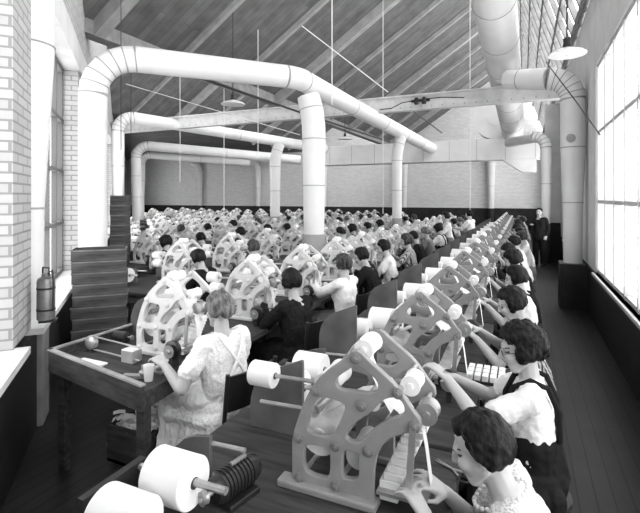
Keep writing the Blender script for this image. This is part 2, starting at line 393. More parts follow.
# right wall duct
o = empty('ventilation_duct', (0, 0, 0)); tag(o, 'white elbowed duct rising against the right wall beside the bright window', 'duct', 'ventilation ducts')
x, y = .82, 9.45; zc = 4.2; rr = .42
top = V((x, y, zc-rr))
duct_part('riser', o, [V((x, y, .80)), V((x, y, 1.9)), V((x, y, 2.9)), top], [.155, .165, .205, .205], (0, 1, 2, 3))
el = arc(top, UP, V((-1, .05, .05)), rr, 6); duct_part('elbow', o, el, .205, range(7))
duct_part('run', o, straight(el[-1], V((-.3, 9.9, 4.36)), 3), [.205, .2, .19, .19], (2,))
duct_part('vent_cap', o, [V((x-.05, y-.16, 3.05)), V((x-.05, y-.22, 3.05))], .07, (1,), 16)
# main right duct along the ridge
o = empty('main_duct', (0, 0, 0)); tag(o, 'large white round trunk duct running overhead beside the skylight', 'duct', 'ventilation ducts')
A = at(498, 28, 8.0); Bq = at(513, 130, 17.2); dd = (Bq-A).normalized(); A0 = A-dd*6
pts = straight(A0, Bq, 10); duct_part('run', o, pts, [.29+.011*i for i in range(11)], range(1, 11), 32, M['duct'])
pe = Bq+V((0.1, .5, -.35)); duct_part('elbow', o, [Bq, Bq+dd*.15, Bq+V((.04, .35, -.1)), pe, pe+V((.02, .3, -.25))], [.40, .34, .32, .32, .32], (1, 2, 3), 28)
o = empty('drop_duct', (0, 0, 0)); tag(o, 'slim white duct bending down beside the black-suited man', 'duct', 'ventilation ducts')
x, y = .62, 15.4; el = arc(V((x, y, 3.5)), UP, V((-1, .6, 0)), .35, 5)
duct_part('riser', o, [V((x, y, 1.2)), V((x, y, 2.4)), V((x, y, 3.5))], [.12, .15, .16], (1, 2), 20); duct_part('elbow', o, el, .16, range(6), 20)
duct_part('run', o, straight(el[-1], el[-1]+V((-.8, 2.2, .1)), 2), .16, (), 20)
duct_part('riser_base', o, [V((x, y, 0)), V((x, y, 1.2))], .12, (), 20, M['wains'])
# header box, fan drum, wall drops
o = empty('header_duct', (0, 19.3, 0)); tag(o, 'long white rectangular header duct spanning the far end below the beam', 'duct', 'ventilation ducts')
mb = MB(); mb.box((-8.6, -.35, 3.44), (.74, .35, 4.28), M['duct'], None, .02)
for k in range(9): mb.box((-8+k*1.05, -.356, 3.45), (-7.985+k*1.05, -.345, 4.27), M['seam'])
mb.build('box', o)
mb = MB(); mb.add([(-.75, -.35, 3.44), (.45, -.35, 3.44), (.45, .35, 3.44), (-.75, .35, 3.44), (-.05, -.35, 2.95), (.45, -.35, 2.95), (.45, .35, 2.95), (-.05, .35, 2.95)],
  [(0,1,5,4), (1,2,6,5), (2,3,7,6), (3,0,4,7), (4,5,6,7), (0,3,2,1)], M['duct']); mb.build('hopper', o)
o = empty('fan_housing', (-1.0, 19.6, 4.28)); tag(o, 'white curved fan casing standing on the header duct', 'fan', )
mb = MB(); mb.tube([(.0, -.4, .85), (0, .4, .85)], .84, M['duct'], 32); mb.box((-.1, -.38, 0), (.84, .38, .85), M['duct']); mb.build('drum', o, 40)
MB().tube([(0, -.43, .85), (0, -.395, .85)], .30, M['duct'], 28).build('inlet', o, 40)
for i, (px, Z, lab) in enumerate(((200, 30.5, 'far left white duct standing against the brick back wall'), (258, 29, 'white duct on the brick back wall left of centre'), (324, 27.5, 'white duct on the back wall behind the nearest column'), (404, 26.2, 'thin white duct on the back wall behind the slim column'), (491, 24.7, 'white duct on the back wall nearest the right aisle'))):
    c = at(px, 197, Z); yy = YB-.25
    k = yy/(c.y); c = at(px, 197, Z*k)
    o = empty('wall_duct', (c.x, yy, 0)); tag(o, lab, 'duct', 'ventilation ducts')
    duct_part('shaft', o, [V((0, 0, WAINS)), V((0, 0, 2.6)), V((0, 0, 3.9)), V((-.12, -.1, 4.3)), V((-.5, -.3, 4.5))], [.16, .18, .22, .22, .22], (1, 2), 18)
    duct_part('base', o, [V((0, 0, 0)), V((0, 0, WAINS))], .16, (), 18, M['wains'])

# ------------------------------------------------------------------ overhead fittings
def lamp(loc, ztop, r, label):
    o = empty('pendant_lamp', loc); tag(o, label, 'lamp', 'enamel pendant lamps')
    mb = MB(); mb.lathe([(r*.99, -.012), (r, 0), (r*.82, .03), (r*.5, .055), (r*.22, .075), (r*.2, .08), (r*.18, .066), (r*.48, .043), (r*.80, .018), (r*.96, -.008)], M['enamel'], 28); mb.build('shade', o, 40)
    MB().lathe([(.045, .07), (.05, .11), (.04, .13), (.045, .19), (.02, .21)], M['iron'], 14).build('socket', o, 40)
    MB().tube([(0, 0, .2), (0, 0, ztop-loc[2])], .010, M['iron'], 8).build('stem', o)
    mb = MB(); mb.lathe([(.005, -.02), (.028, -.01), (.035, .02), (.02, .06)], M['glass'], 12); mb.build('bulb', o, 40)
c = at(567, 54, 5.6); lamp(c, 6.1, .215, 'white enamel lamp hanging near the right wall window')
c = at(233, 104, 9.4); lamp(c, RA+RT*c.x, .25, 'white enamel lamp hanging below the largest duct')
c = at(345, 139, 15.5); lamp(c, RA+RT*c.x, .24, 'small distant enamel lamp right of the nearest column')
def rod(name, a, b, r, m, label, cat, grp=None): tag(MB().tube([a, b], r, m, 8).build(name), label, cat, grp)
def roofz(p): return (RA+RT*p.x) if p.x > XV else max(5.0, 5.0+(p.x-XV+6.5)*4.25/6.5)
for px, py, Z, lab in ((332, 105, 7.9, 'pale conduit hanging above the long duct run near centre'), (383, 214, 12.0, 'white conduit hanging left of the slim column to the machines'), (224, 225, 12.0, 'white conduit hanging over the left centre machines'), (470, 226, 13.5, 'white conduit hanging by the dark dado right of centre'), (180, 182, 15.5, 'short thin conduit hanging before the back wall'), (258, 158, 10.5, 'pale conduit hanging beside the enamel lamp')):
    p = at(px, py, Z); rod('hanging_conduit', p, V((p.x, p.y, roofz(p)-.02)), .009, M['cord'], lab, 'conduit', 'hanging conduits')
for px, py, Z, lab in ((131, 206, 9.5, 'dark thin wire hanging by the second duct elbow'), (121, 150, 7.0, 'dark thin wire hanging beside the largest duct elbow')):
    p = at(px, py, Z); rod('hanging_wire', p, V((p.x, p.y, roofz(p)-.02)), .006, M['wire'], lab, 'wire', 'hanging wires')
rod('tie_rod', at(178, 70, 8.6), at(305, 114, 11.5), .028, M['iron'], 'black diagonal tie rod under the largest duct', 'rod', 'roof tie rods')
rod('tie_rod', at(126, 84, 9), at(300, 135, 10.6), .008, M['cord'], 'thin pale tie rod crossing behind the largest duct', 'rod', 'roof tie rods')
rod('tie_rod', at(302, 26, 10), at(388, 92, 11.2), .011, M['cord'], 'pale diagonal tie rod above the long duct run', 'rod', 'roof tie rods')
rod('tie_rod', at(408, 107, 12), at(442, 133, 15), .018, M['iron'], 'short dark tie rod below the steel beam', 'rod', 'roof tie rods')
rod('tie_rod', at(305, 114, 11.5), at(390, 142, 16), .03, M['iron'], 'black tie rod continuing beyond the nearest column', 'rod', 'roof tie rods')
mb = MB(); mb.tube([at(546, 62, 8.3), at(575, 100, 7.2), at(600, 135, 6.8)], .009, M['wire'], 6); tag(mb.build('slack_wire'), 'black slack wire crossing the right wall duct', 'wire')
# insulator fitting on the beam
c = at(428, 98, 11.7); o = empty('junction_fitting', (c.x, 10.9, 4.3)); tag(o, 'dark electrical fitting fixed to the steel beam', 'fitting')
mb = MB(); mb.box((-.22, -.03, -.03), (.22, .0, .03), M['iron']); mb.build('bar', o)
for sx in (-.09, .09): MB().lathe([(.05, -.09), (.06, -.03), (.035, .0), (.05, .05), (.02, .08)], M['iron'], 12).build('insulator', o).location = (sx, -.05, .0)
mb = MB(); mb.tube([(-1.0, -.03, -.14), (-.7, -.03, -.13), (-.45, -.03, -.02), (0, -.04, .02), (.5, -.04, .03), (1.0, -.03, -.02)], .012, M['iron'], 6); mb.build('cable', o)
# wall clock
c = at(136.5, 170, 1); k = (YB-.3)/c.y; c = at(136.5, 170, k); o = empty('wall_clock', (c.x+.2, YB-.25, c.z)); tag(o, 'round wall clock with white face at the far left corner', 'clock')
MB().lathe([(.30, 0), (.30, .1), (.25, .14)], M['iron'], 28, Matrix.Rotation(R(90), 4, 'X')).build('case', o, 40)
MB().lathe([(.24, .13), (.24, .145)], M['clockface'], 28, Matrix.Rotation(R(90), 4, 'X')).build('dial', o)
mb = MB(); mb.box((-.012, -.16, 0), (.012, -.15, .17), M['iron']); mb.box((0, -.16, -.012), (.11, -.15, .012), M['iron']); mb.build('hand', o)

# ------------------------------------------------------------------ people
def ell(mb, c, rad, T=None, n=12):
    vs = []; fs = []; c = V(c)
    rows = n//2+2
    for i in range(1, rows):
        t = math.pi*i/rows
        for k in range(n):
            p = 2*math.pi*k/n
            vs.append(c+V((rad[0]*math.sin(t)*math.cos(p), rad[1]*math.sin(t)*math.sin(p), rad[2]*math.cos(t))))
    for i in range(rows-2):
        for k in range(n): fs.append((i*n+k, (i+1)*n+k, (i+1)*n+(k+1) % n, i*n+(k+1) % n))
    a = len(vs); vs += [c+V((0, 0, rad[2])), c-V((0, 0, rad[2]))]
    for k in range(n): fs.append((a, k, (k+1) % n)); fs.append((a+1, (rows-2)*n+(k+1) % n, (rows-2)*n+k))
    mb.add(vs, fs, None, T)
def cap(mb, a, b, ra, rb=None, T=None, n=10, flat=False):
    rb = ra if rb is None else rb
    a = V(a); b = V(b); d = (b-a)
    if d.length < 1e-5: return ell(mb, a, (ra,)*3, T)
    d.normalize(); pts = []; rs = []
    A = (85, 60, 30, 0) if not flat else (0,)
    for t in A: pts.append(a-d*ra*math.sin(R(t))); rs.append(max(.001, ra*math.cos(R(t))))
    for t in A[::-1]: pts.append(b+d*rb*math.sin(R(t))); rs.append(max(.001, rb*math.cos(R(t))))
    mb.tube(pts, rs, None, n, True, T)
def fuse(mb, name, voxel, mats, smooth=3, noise_amp=0, noise_scale=10, reduce=None):
    me = bpy.data.meshes.new(name); me.from_pydata([tuple(v) for v in mb.v], [], mb.f); me.update()
    bm = bmesh.new(); bm.from_mesh(me); bmesh.ops.recalc_face_normals(bm, faces=bm.faces[:]); bm.to_mesh(me); bm.free()
    o = bpy.data.objects.new('tmp', me); C.objects.link(o)
    rm = o.modifiers.new('r', 'REMESH'); rm.mode = 'VOXEL'; rm.voxel_size = voxel
    if smooth: s = o.modifiers.new('s', 'SMOOTH'); s.factor = .5; s.iterations = smooth
    dg = bpy.context.evaluated_depsgraph_get(); out = bpy.data.meshes.new_from_object(o.evaluated_get(dg))
    bpy.data.objects.remove(o); bpy.data.meshes.remove(me)
    if noise_amp:
        ns = [v.normal.copy() for v in out.vertices]
        for v, nv in zip(out.vertices, ns):
            p = v.co
            v.co = p+nv*(noise.noise(V((p.x*noise_scale, p.y*noise_scale, p.z*noise_scale*.55)))*noise_amp+noise.noise(p*noise_scale*2.7)*noise_amp*.4)
    out.materials.clear()
    for m in mats: out.materials.append(m)
    out.polygons.foreach_set('use_smooth', [True]*len(out.polygons)); out.name = name; out.update()
    return out
def hand(mb, wr, a, s, n_, sc_=1.0, curl=35):
    a = a.normalized(); s = (s-a*s.dot(a)).normalized(); n_ = a.cross(s).normalized()*(1 if a.cross(s).dot(n_) > 0 else -1)
    L = (.066, .075, .070, .054)
    for i in range(4):
        off = s*(.030-.020*i)*sc_
        k = wr+a*.085*sc_+off*1.05
        cap(mb, wr+off*.55+a*.01, k, .014*sc_, .012*sc_)
        p = k; c_ = R(curl*.5)
        for j in range(3):
            l = L[i]*sc_*(.45, .32, .25)[j]
            d = a*math.cos(c_)+n_*math.sin(c_); q = p+d*l+s*(.003*(1.5-i)); cap(mb, p, q, .0095*sc_-.0012*j*sc_, .0088*sc_-.0012*j*sc_); p = q; c_ += R(curl)
    p = wr+s*.022*sc_+a*.02*sc_; q = p+(a*.55+s*.6+n_*.35).normalized()*.042*sc_; cap(mb, p, q, .014*sc_, .011*sc_)
    r = q+(a*.85+s*.1+n_*.45).normalized()*.034*sc_; cap(mb, q, r, .010*sc_, .008*sc_)
def elbow(S, W, l1, l2, pole):
    d = W-S; L = d.length
    if L > (l1+l2)*.985: W = S+d.normalized()*(l1+l2)*.985; d = W-S; L = d.length
    a = (l1*l1-l2*l2+L*L)/(2*L); h = math.sqrt(max(0, l1*l1-a*a)); dn_ = d.normalized()
    p = (pole-dn_*pole.dot(dn_)).normalized()
    return S+dn_*a+p*h, W
CACHE = {}
def person(name, spec):
    'seated or standing figure facing +y; body is one mesh, hair and clothes are children'
    g = spec.get; vox = g('voxel', .011); lean = R(g('lean', 12)); hp = R(g('pitch', 25)); hy = R(g('turn', 0)); stand = g('stand', False)
    pz = .90 if stand else .63+g('lift', 0)
    pel = V((0, 0, pz)); d = V((0, math.sin(lean), math.cos(lean))); fw = V((0, math.cos(lean), -math.sin(lean)))
    tp = lambda x, y, z: pel+V((x, 0, 0))+fw*y+d*z          # torso space
    nb = tp(0, -.005, .45); sh = {s: tp(s*.160, -.01, .40) for s in (-1, 1)}
    nk = nb+V((0, math.sin(lean+hp*.4), math.cos(lean+hp*.4)))*.060
    H = Matrix.Translation(nk) @ Matrix.Rotation(hy, 4, 'Z') @ Matrix.Rotation(-(lean*.5+hp), 4, 'X') @ TR(0, .012, .095)
    big = vox < .009
    body = MB()
    # head
    ell(body, (0, -.012, .022), (.072, .090, .086), H); ell(body, (0, .030, -.030), (.057, .060, .082), H)
    cap(body, (-.02, .052, -.090), (.02, .052, -.090), .026, .026, H); cap(body, (0, .086, .012), (0, .104, -.026), .008, .012, H); cap(body, (-.008, .097, -.030), (.008, .097, -.030), .010, .010, H)
    cap(body, (-.034, .074, .022), (.034, .074, .022), .013, .013, H); cap(body, (-.016, .081, -.060), (.016, .081, -.060), .009, .009, H); cap(body, (-.014, .079, -.070), (.014, .079, -.070), .009, .009, H)
    for s in (-1, 1):
        ell(body, (s*.034, .062, -.028), (.026, .026, .024), H); ell(body, (s*.073, -.008, -.015), (.010, .018, .030), H)
        cap(body, (s*.052, .0, -.055), (s*.022, .058, -.088), .018, .020, H)
    cap(body, nb-d*.03, H @ V((0, -.018, -.065)), .054, .047)
    # torso
    ell(body, (0, 0, 0), (.155, .115, .12), Matrix.Translation(pel)); cap(body, tp(0, 0, .02), tp(0, 0, .16), .125, .105)
    for s in (-1, 1):
        cap(body, tp(s*.055, 0, .12), tp(s*.065, 0, .32), .085, .088); cap(body, tp(s*.03, -.005, .41), sh[s], .055, .050)
        if not g('man'): ell(body, (0, 0, 0), (.058, .055, .058), Matrix.Translation(tp(s*.068, .07, .27)))
    cap(body, tp(-.08, 0, .36), tp(.08, 0, .36), .075)
    # arms
    E = {}; Wt = {}
    for s in (-1, 1):
        tgt = V(g('handR' if s > 0 else 'handL', (s*.12, .38, .88)))
        if not stand: tgt.z += g('lift', 0)+.07
        pole = V(g('pole', (s*.55, -.25, -1))) if not stand else V((s*.4, -1, -.2))
        pole.x = abs(pole.x)*s
        E[s], Wt[s] = elbow(sh[s], tgt, .275, .235, pole)
        cap(body, sh[s], E[s], .047, .039); cap(body, E[s], E[s].lerp(Wt[s], .35), .039, .037); cap(body, E[s].lerp(Wt[s], .35), Wt[s], .037, .025)
        a = (Wt[s]-E[s]).normalized()
        hand(body, Wt[s], a+V((0, .25, -.1)), V((-s, .2, .2)), V((0, 0, -1)), 1.0, g('curl', 32))
    # legs
    hip = {s: pel+V((s*.085, .02, -.03)) for s in (-1, 1)}
    for s in (-1, 1):
        if stand: kn, an = V((s*.09, .03, .49)), V((s*.095, -.01, .085))
        else: kn, an = V((s*.105, .43, .55+g('lift', 0)*.6)), V((s*.10, .40-.12*(s > 0), .085))
        cap(body, hip[s], kn, .082, .056); cap(body, kn, kn.lerp(an, .35)+V((0, -.012, 0)), .053, .053); cap(body, kn.lerp(an, .35)+V((0, -.012, 0)), an, .052, .034)
        cap(body, an+V((0, -.02, -.045)), an+V((0, .16, -.055)), .036, .028)
    me = fuse(body, 'person', vox, [M['skin'], M['lips'], M['eye'], M['stocking'], M['shoe']], 3 if big else 2)
    Hi = H.inverted(); kz = .45
    mi = []
    for p in me.polygons:
        c = Hi @ p.center; k = 0
        if c.y > .05 and abs(c.x) < .026 and -.075 < c.z < -.054 and c.y > .078: k = 1
        elif c.y > .055 and .020 < abs(c.x) < .044 and (-.005 < c.z < .004 or .019 < c.z < .025): k = 2
        elif p.center.z < .105: k = 4
        elif p.center.z < pz-.1 and p.center.z < .55 and abs(p.center.x) < .3 and (p.center-Wt[-1]).length > .25 and (p.center-Wt[1]).length > .25: k = 3
        mi.append(k)
    me.polygons.foreach_set('material_index', mi)
    root = link(me, name)
    # clothes
    t = MB(); k = MB(); e = .014
    cap(t, tp(0, 0, .02), tp(0, 0, .16), .135+e, .108+e)
    for s in (-1, 1):
        cap(t, tp(s*.055, 0, .10), tp(s*.065, 0, .32), .090+e, .090+e); cap(t, tp(s*.035, -.005, .395), sh[s], .052+e, .050+e)
        if not g('man'): ell(t, (0, 0, 0), (.060+e, .057+e, .058+e), Matrix.Translation(tp(s*.068, .07, .26)))
        sl = g('sleeve', 'short')
        if sl == 'short': cap(t, sh[s], sh[s].lerp(E[s], .62), .049+e, .052+e, None, 12)
        elif sl == 'elbow': cap(t, sh[s], sh[s].lerp(E[s], .97), .049+e, .050+e)
        elif sl == 'long': cap(t, sh[s], E[s], .049+e, .042+e); cap(t, E[s], Wt[s].lerp(E[s], .12), .042+e, .030+e)
        elif sl == 'none': cap(t, sh[s], sh[s].lerp(E[s], .12), .05+e, .048+e)
    cap(t, tp(-.08, 0, .34), tp(.08, 0, .34), .078+e)
    if g('collar'): cap(t, nb-d*.03, nb+d*.025, .062, .058)
    if stand and g('man'):
        for s in (-1, 1): cap(k, hip[s], V((s*.09, .02, .5)), .105, .085); cap(k, V((s*.09, .02, .5)), V((s*.095, 0, .08)), .085, .075)
        ell(k, (0, 0, 0), (.165, .125, .13), Matrix.Translation(pel)); cap(t, tp(0, 0, -.1), tp(0, 0, .1), .165, .14)
    elif stand:
        ell(k, (0, 0, 0), (.175, .14, .15), Matrix.Translation(pel)); 
        for s in (-1, 1): cap(k, pel+V((s*.06, 0, 0)), V((s*.09, .02, .42)), .13, .14)
    else:
        lf = g('lift', 0)
        ell(k, (0, -.01, -.02), (.185, .15, .125), Matrix.Translation(pel))
        for s in (-1, 1):
            kn = V((s*.105, .43, .55+lf*.6)); cap(k, hip[s], kn, .108, .082); cap(k, kn+V((0, .005, 0)), V((s*.125, .41, .27)), .078, .085)
            cap(k, V((s*.165, -.02, pz-.06)), V((s*.175, .22, pz-.09)), .055, .05)
            for q in range(5): cap(k, V((s*.15, -.08+.09*q, pz-.05)), V((s*(.195+.008*(q % 2)), -.09+.095*q, .41-.01*(q % 3))), .055, .034)
        cap(k, pel+V((0, .06, .0)), V((0, .42, .555+lf*.6)), .10, .08); cap(k, V((0, .42, .53)), V((0, .41, .28)), .07, .08); cap(k, V((-.06, .3, .42)), V((.06, .3, .42)), .07)
    if g('jumper'):
        cap(k, tp(0, 0, .02), tp(0, 0, .15), .145+e, .118+e)
        for s in (-1, 1):
            cap(k, tp(s*.055, 0, .06), tp(s*.062, 0, .17), .094+e, .098+e)
    tm, bm_ = M[g('top', 'c_light')], M[g('bottom', g('top', 'c_light'))]
    cv = vox*(1.0 if big else 1.15)
    if tm is bm_ and not g('split'):
        t.v, off = t.v+k.v, len(t.v); t.f += [[i+off for i in f] for f in k.f]
        link(fuse(t, 'dress', cv, [tm], 2, .014, 16), 'dress', root)
    else:
        link(fuse(t, 'blouse', cv, [tm], 3, .010, 16), 'jacket' if g('man') else 'blouse', root); link(fuse(k, 'skirt', cv, [bm_], 2, .009, 12), 'trousers' if g('man') else 'skirt', root)
    if g('jumper'):
        mb = MB()
        for s in (-1, 1):
            pts = [tp(s*.085, -.118, .18), tp(s*.085, -.125, .32), tp(s*.088, -.085, .435), tp(s*.088, -.01, .468), tp(s*.086, .07, .43), tp(s*.083, .12, .34), tp(s*.08, .14, .22)]
            mb.tube(pts, .014, bm_, 8)
        mb.build('strap', root, 60)
    if g('apron'):
        mb = MB(); lf = g('lift', 0)
        for s in (-1, 1):
            kn = V((s*.11, .45, .575+lf*.6)); cap(mb, pel+V((s*.09, .06, .04)), kn, .105, .085); cap(mb, kn, V((s*.16, .36, .25)), .085, .075)
        cap(mb, pel+V((0, .08, .03)), V((0, .46, .565)), .12, .09); cap(mb, V((0, .47, .55)), V((0, .44, .25)), .08, .07)
        cap(mb, V((-.15, .10, .60)), V((-.17, .36, .55)), .045, .06); 
        for q in range(6): cap(mb, V((-.15, .06+.07*q, .58)), V((-.215, .04+.075*q, .44-.035*q)), .05, .03)
        link(fuse(mb, 'apron', cv, [M['c_apron']], 2, .016, 11), 'apron', root)
        mb = MB()
        for s in (-1, 1): mb.tube([tp(s*.10, -.09, .46), tp(s*.05, -.128, .36), tp(-s*.03, -.135, .24), tp(-s*.11, -.122, .10)], .010, M['c_apron'], 6)
        mb.build('strap', root)
    # hair
    st = g('hair', 'bob'); h = MB(); rnd = random.Random(g('seed', 3)); N = 190
    lowz = {'bob': -.70, 'curly': -.62, 'bun': -.42, 'crop': -.35, 'long': -.85}[st]; br = {'bob': .023, 'curly': .030, 'bun': .019, 'crop': .013, 'long': .025}[st]
    ell(h, (0, -.022, .03), (.077, .090, .085), H)
    for i in range(N):
        z = 1-2*(i+.5)/N; ph = i*2.39996; rxy = math.sqrt(1-z*z); u = V((rxy*math.cos(ph), rxy*math.sin(ph), z))
        if u.z < lowz: continue
        if u.y > g('brow', .30) and u.z < g('browz', .50)+.25*(u.y-.3): continue
        if u.y > .0 and u.z < (-.62 if st in ('bob', 'curly', 'long') else -.1): continue
        j = 1+(rnd.uniform(-.03, .14) if st == 'curly' else rnd.uniform(-.015, .035))
        lowf = 1+.10*max(0, -u.z) if st in ('bob', 'long', 'curly') else 1
        p = V((u.x*.074*j*lowf, -.016+u.y*.090*j, .018+u.z*.090*j)); ell(h, p, (br*rnd.uniform(.85, 1.15),)*3, H, 8)
    if st == 'bun': ell(h, (0, -.108, -.028), (.048, .035, .040), H); ell(h, (.018, -.118, -.005), (.03, .025, .025), H)
    if st == 'bun':
        for s in (-1, 1): cap(h, (s*.062, .03, .03), (s*.06, -.07, -.03), .022, .026, H)
    hv = .0055 if big else .011
    link(fuse(h, 'hair', hv, [M[g('hairc', 'hair_d')]], 4 if big else 2, .006 if st == 'curly' else .003, 50 if st == 'curly' else 26), 'hair', root)
    if g('glasses'):
        mb = MB()
        for s in (-1, 1):
            mb.tube([H @ V((s*.034+.019*math.cos(R(q)), .094, -.002+.017*math.sin(R(q)))) for q in range(0, 361, 30)], .0016, M['iron'], 6)
            mb.tube([H @ V((s*.054, .090, .0)), H @ V((s*.074, .0, .0))], .0016, M['iron'], 6)
        mb.tube([H @ V((-.015, .096, .0)), H @ V((.015, .096, .0))], .0016, M['iron'], 6)
        mb.build('spectacles', root)
    if g('beads'):
        mb = MB()
        for q in range(0, 360, 14):
            p = nb+V((.085*math.cos(R(q)), .085*math.sin(R(q))+.01, -.01-.045*math.sin(R(q)))); ell(mb, p, (.007,)*3)
        mb.mats = [M['card']]; mb.build('necklace', root)
    return root

# ------------------------------------------------------------------ chair
def chair_mesh():
    o = empty('chair')
    mb = MB(); mb.box((-.20, -.19, .495), (.20, .20, .52), M['black'], None, .008); mb.build('seat', o)
    mb = MB(); n = 8
    for i in range(n):
        x0, x1 = -.19+.38*i/n, -.19+.38*(i+1)/n; c0, c1 = .03*(1-(2*i/n-1)**2), .03*(1-(2*(i+1)/n-1)**2)
        for (yy) in (0,):
            pts = [(x0, -.215-c0, .72), (x1, -.215-c1, .72), (x1, -.24-c1, .94), (x0, -.24-c0, .94)]
            pts += [(a_, b_+.014, c_) for a_, b_, c_ in pts]
            mb.add(pts, [(0,1,2,3), (7,6,5,4), (0,4,5,1), (2,6,7,3), (1,5,6,2), (0,3,7,4)], M['black'])
    mb.build('backrest', o)
    for s in (-1, 1):
        MB().tube([(s*.20, -.25, .96), (s*.20, -.20, .52), (s*.205, -.27, .0)], [.013, .014, .012], M['black'], 8).build('leg', o, 50)
        MB().tube([(s*.185, .18, .50), (s*.195, .24, 0)], .013, M['black'], 8).build('leg', o, 50)
    MB().tube([(-.2, -.25, .2), (.2, -.25, .2)], .009, M['black'], 8).build('stretcher', o)
    return o
CH = chair_mesh()
def stool_mesh():
    o = empty('stool'); mb = MB(); mb.lathe([(.15, .475), (.165, .485), (.165, .515), (.14, .52)], M['wood'], 24); mb.build('seat', o, 40)
    for a_ in (45, 135, 225, 315):
        c_, s_ = math.cos(R(a_)), math.sin(R(a_)); MB().tube([(.11*c_, .11*s_, .48), (.17*c_, .17*s_, 0)], .015, M['wood'], 8).build('leg', o, 50)
    MB().tube([(.145*math.cos(R(q)), .145*math.sin(R(q)), .2) for q in range(0, 361, 20)], .008, M['wood'], 6).build('foot_ring', o, 60)
    return o
STOOL = stool_mesh()

# ------------------------------------------------------------------ machine
TZ = .82; DEP = .30
def PX(u, v):
    q = (280+u/3.206-320)/F; Z = 1.67/(SY*q+CY); return ((CY*q-SY)*Z+.594, max(0., 2+(197-340-v/3.206)/F*Z-TZ) if v < 490 else 0.)
OUT = [(46,497),(42,420),(42,320),(48,285),(64,235),(82,190),(104,146),(128,117),(156,92),(188,70),(216,48),(230,34),(248,32),(262,42),(292,72),(332,108),(362,136),(382,160),(402,190),(424,224),(446,252),(449,278),(440,292),(418,291),(390,294),(352,308),(324,334),(306,372),(299,415),(297,460),(300,497)]
HOLES = [[(182,122),(208,102),(245,80),(268,92),(310,128),(308,156),(284,166),(238,158),(192,154)],
         [(112,200),(128,182),(152,184),(196,198),(207,212),(192,250),(166,302),(112,294),(91,280),(98,240)],
         [(322,194),(352,184),(376,190),(391,212),(389,238),(344,252),(302,278),(276,304),(258,320),(228,314),(216,296),(232,270),(262,246),(292,230)],
         [(80,338),(100,332),(146,342),(160,356),(158,432),(140,434),(100,424),(80,404)],
         [(202,356),(214,350),(246,358),(254,370),(252,430),(244,438),(214,438),(200,428)]]
BOSS = [(243,55),(117,157),(262,205),(377,165),(431,270),(62,308),(180,332),(283,350),(66,433),(182,460)]
def plate_mesh(m, fine):
    cu = bpy.data.curves.new('p', 'CURVE'); cu.dimensions = '2D'; cu.fill_mode = 'BOTH'; cu.extrude = .011
    if fine: cu.bevel_depth = .004; cu.bevel_resolution = 1
    cu.offset = -.002
    for P, nn_ in [(OUT, 1)]+[(h, 2 if fine else 1) for h in HOLES]:
        if P is not OUT:
            cu_ = sum(p[0] for p in P)/len(P); cv_ = sum(p[1] for p in P)/len(P); P = [(cu_+(p[0]-cu_)*1.11, cv_+(p[1]-cv_)*1.11) for p in P]; Q = chaikin([PX(*p) for p in P], nn_)
        else: Q = [PX(*p) for p in P]
        s = cu.splines.new('POLY'); s.points.add(len(Q)-1); s.use_cyclic_u = True
        for a_, b_ in zip(s.points, Q): a_.co = (b_[0], b_[1], 0, 1)
    o = bpy.data.objects.new('tmp', cu); C.objects.link(o)
    me = bpy.data.meshes.new_from_object(o.evaluated_get(bpy.context.evaluated_depsgraph_get()))
    bpy.data.objects.remove(o); bpy.data.curves.remove(cu)
    me.transform(Matrix.Rotation(R(90), 4, 'X'))
    me.materials.clear(); me.materials.append(m)
    if fine: me.polygons.foreach_set('use_smooth', [True]*len(me.polygons)); me.set_sharp_from_angle(angle=R(35))
    return me
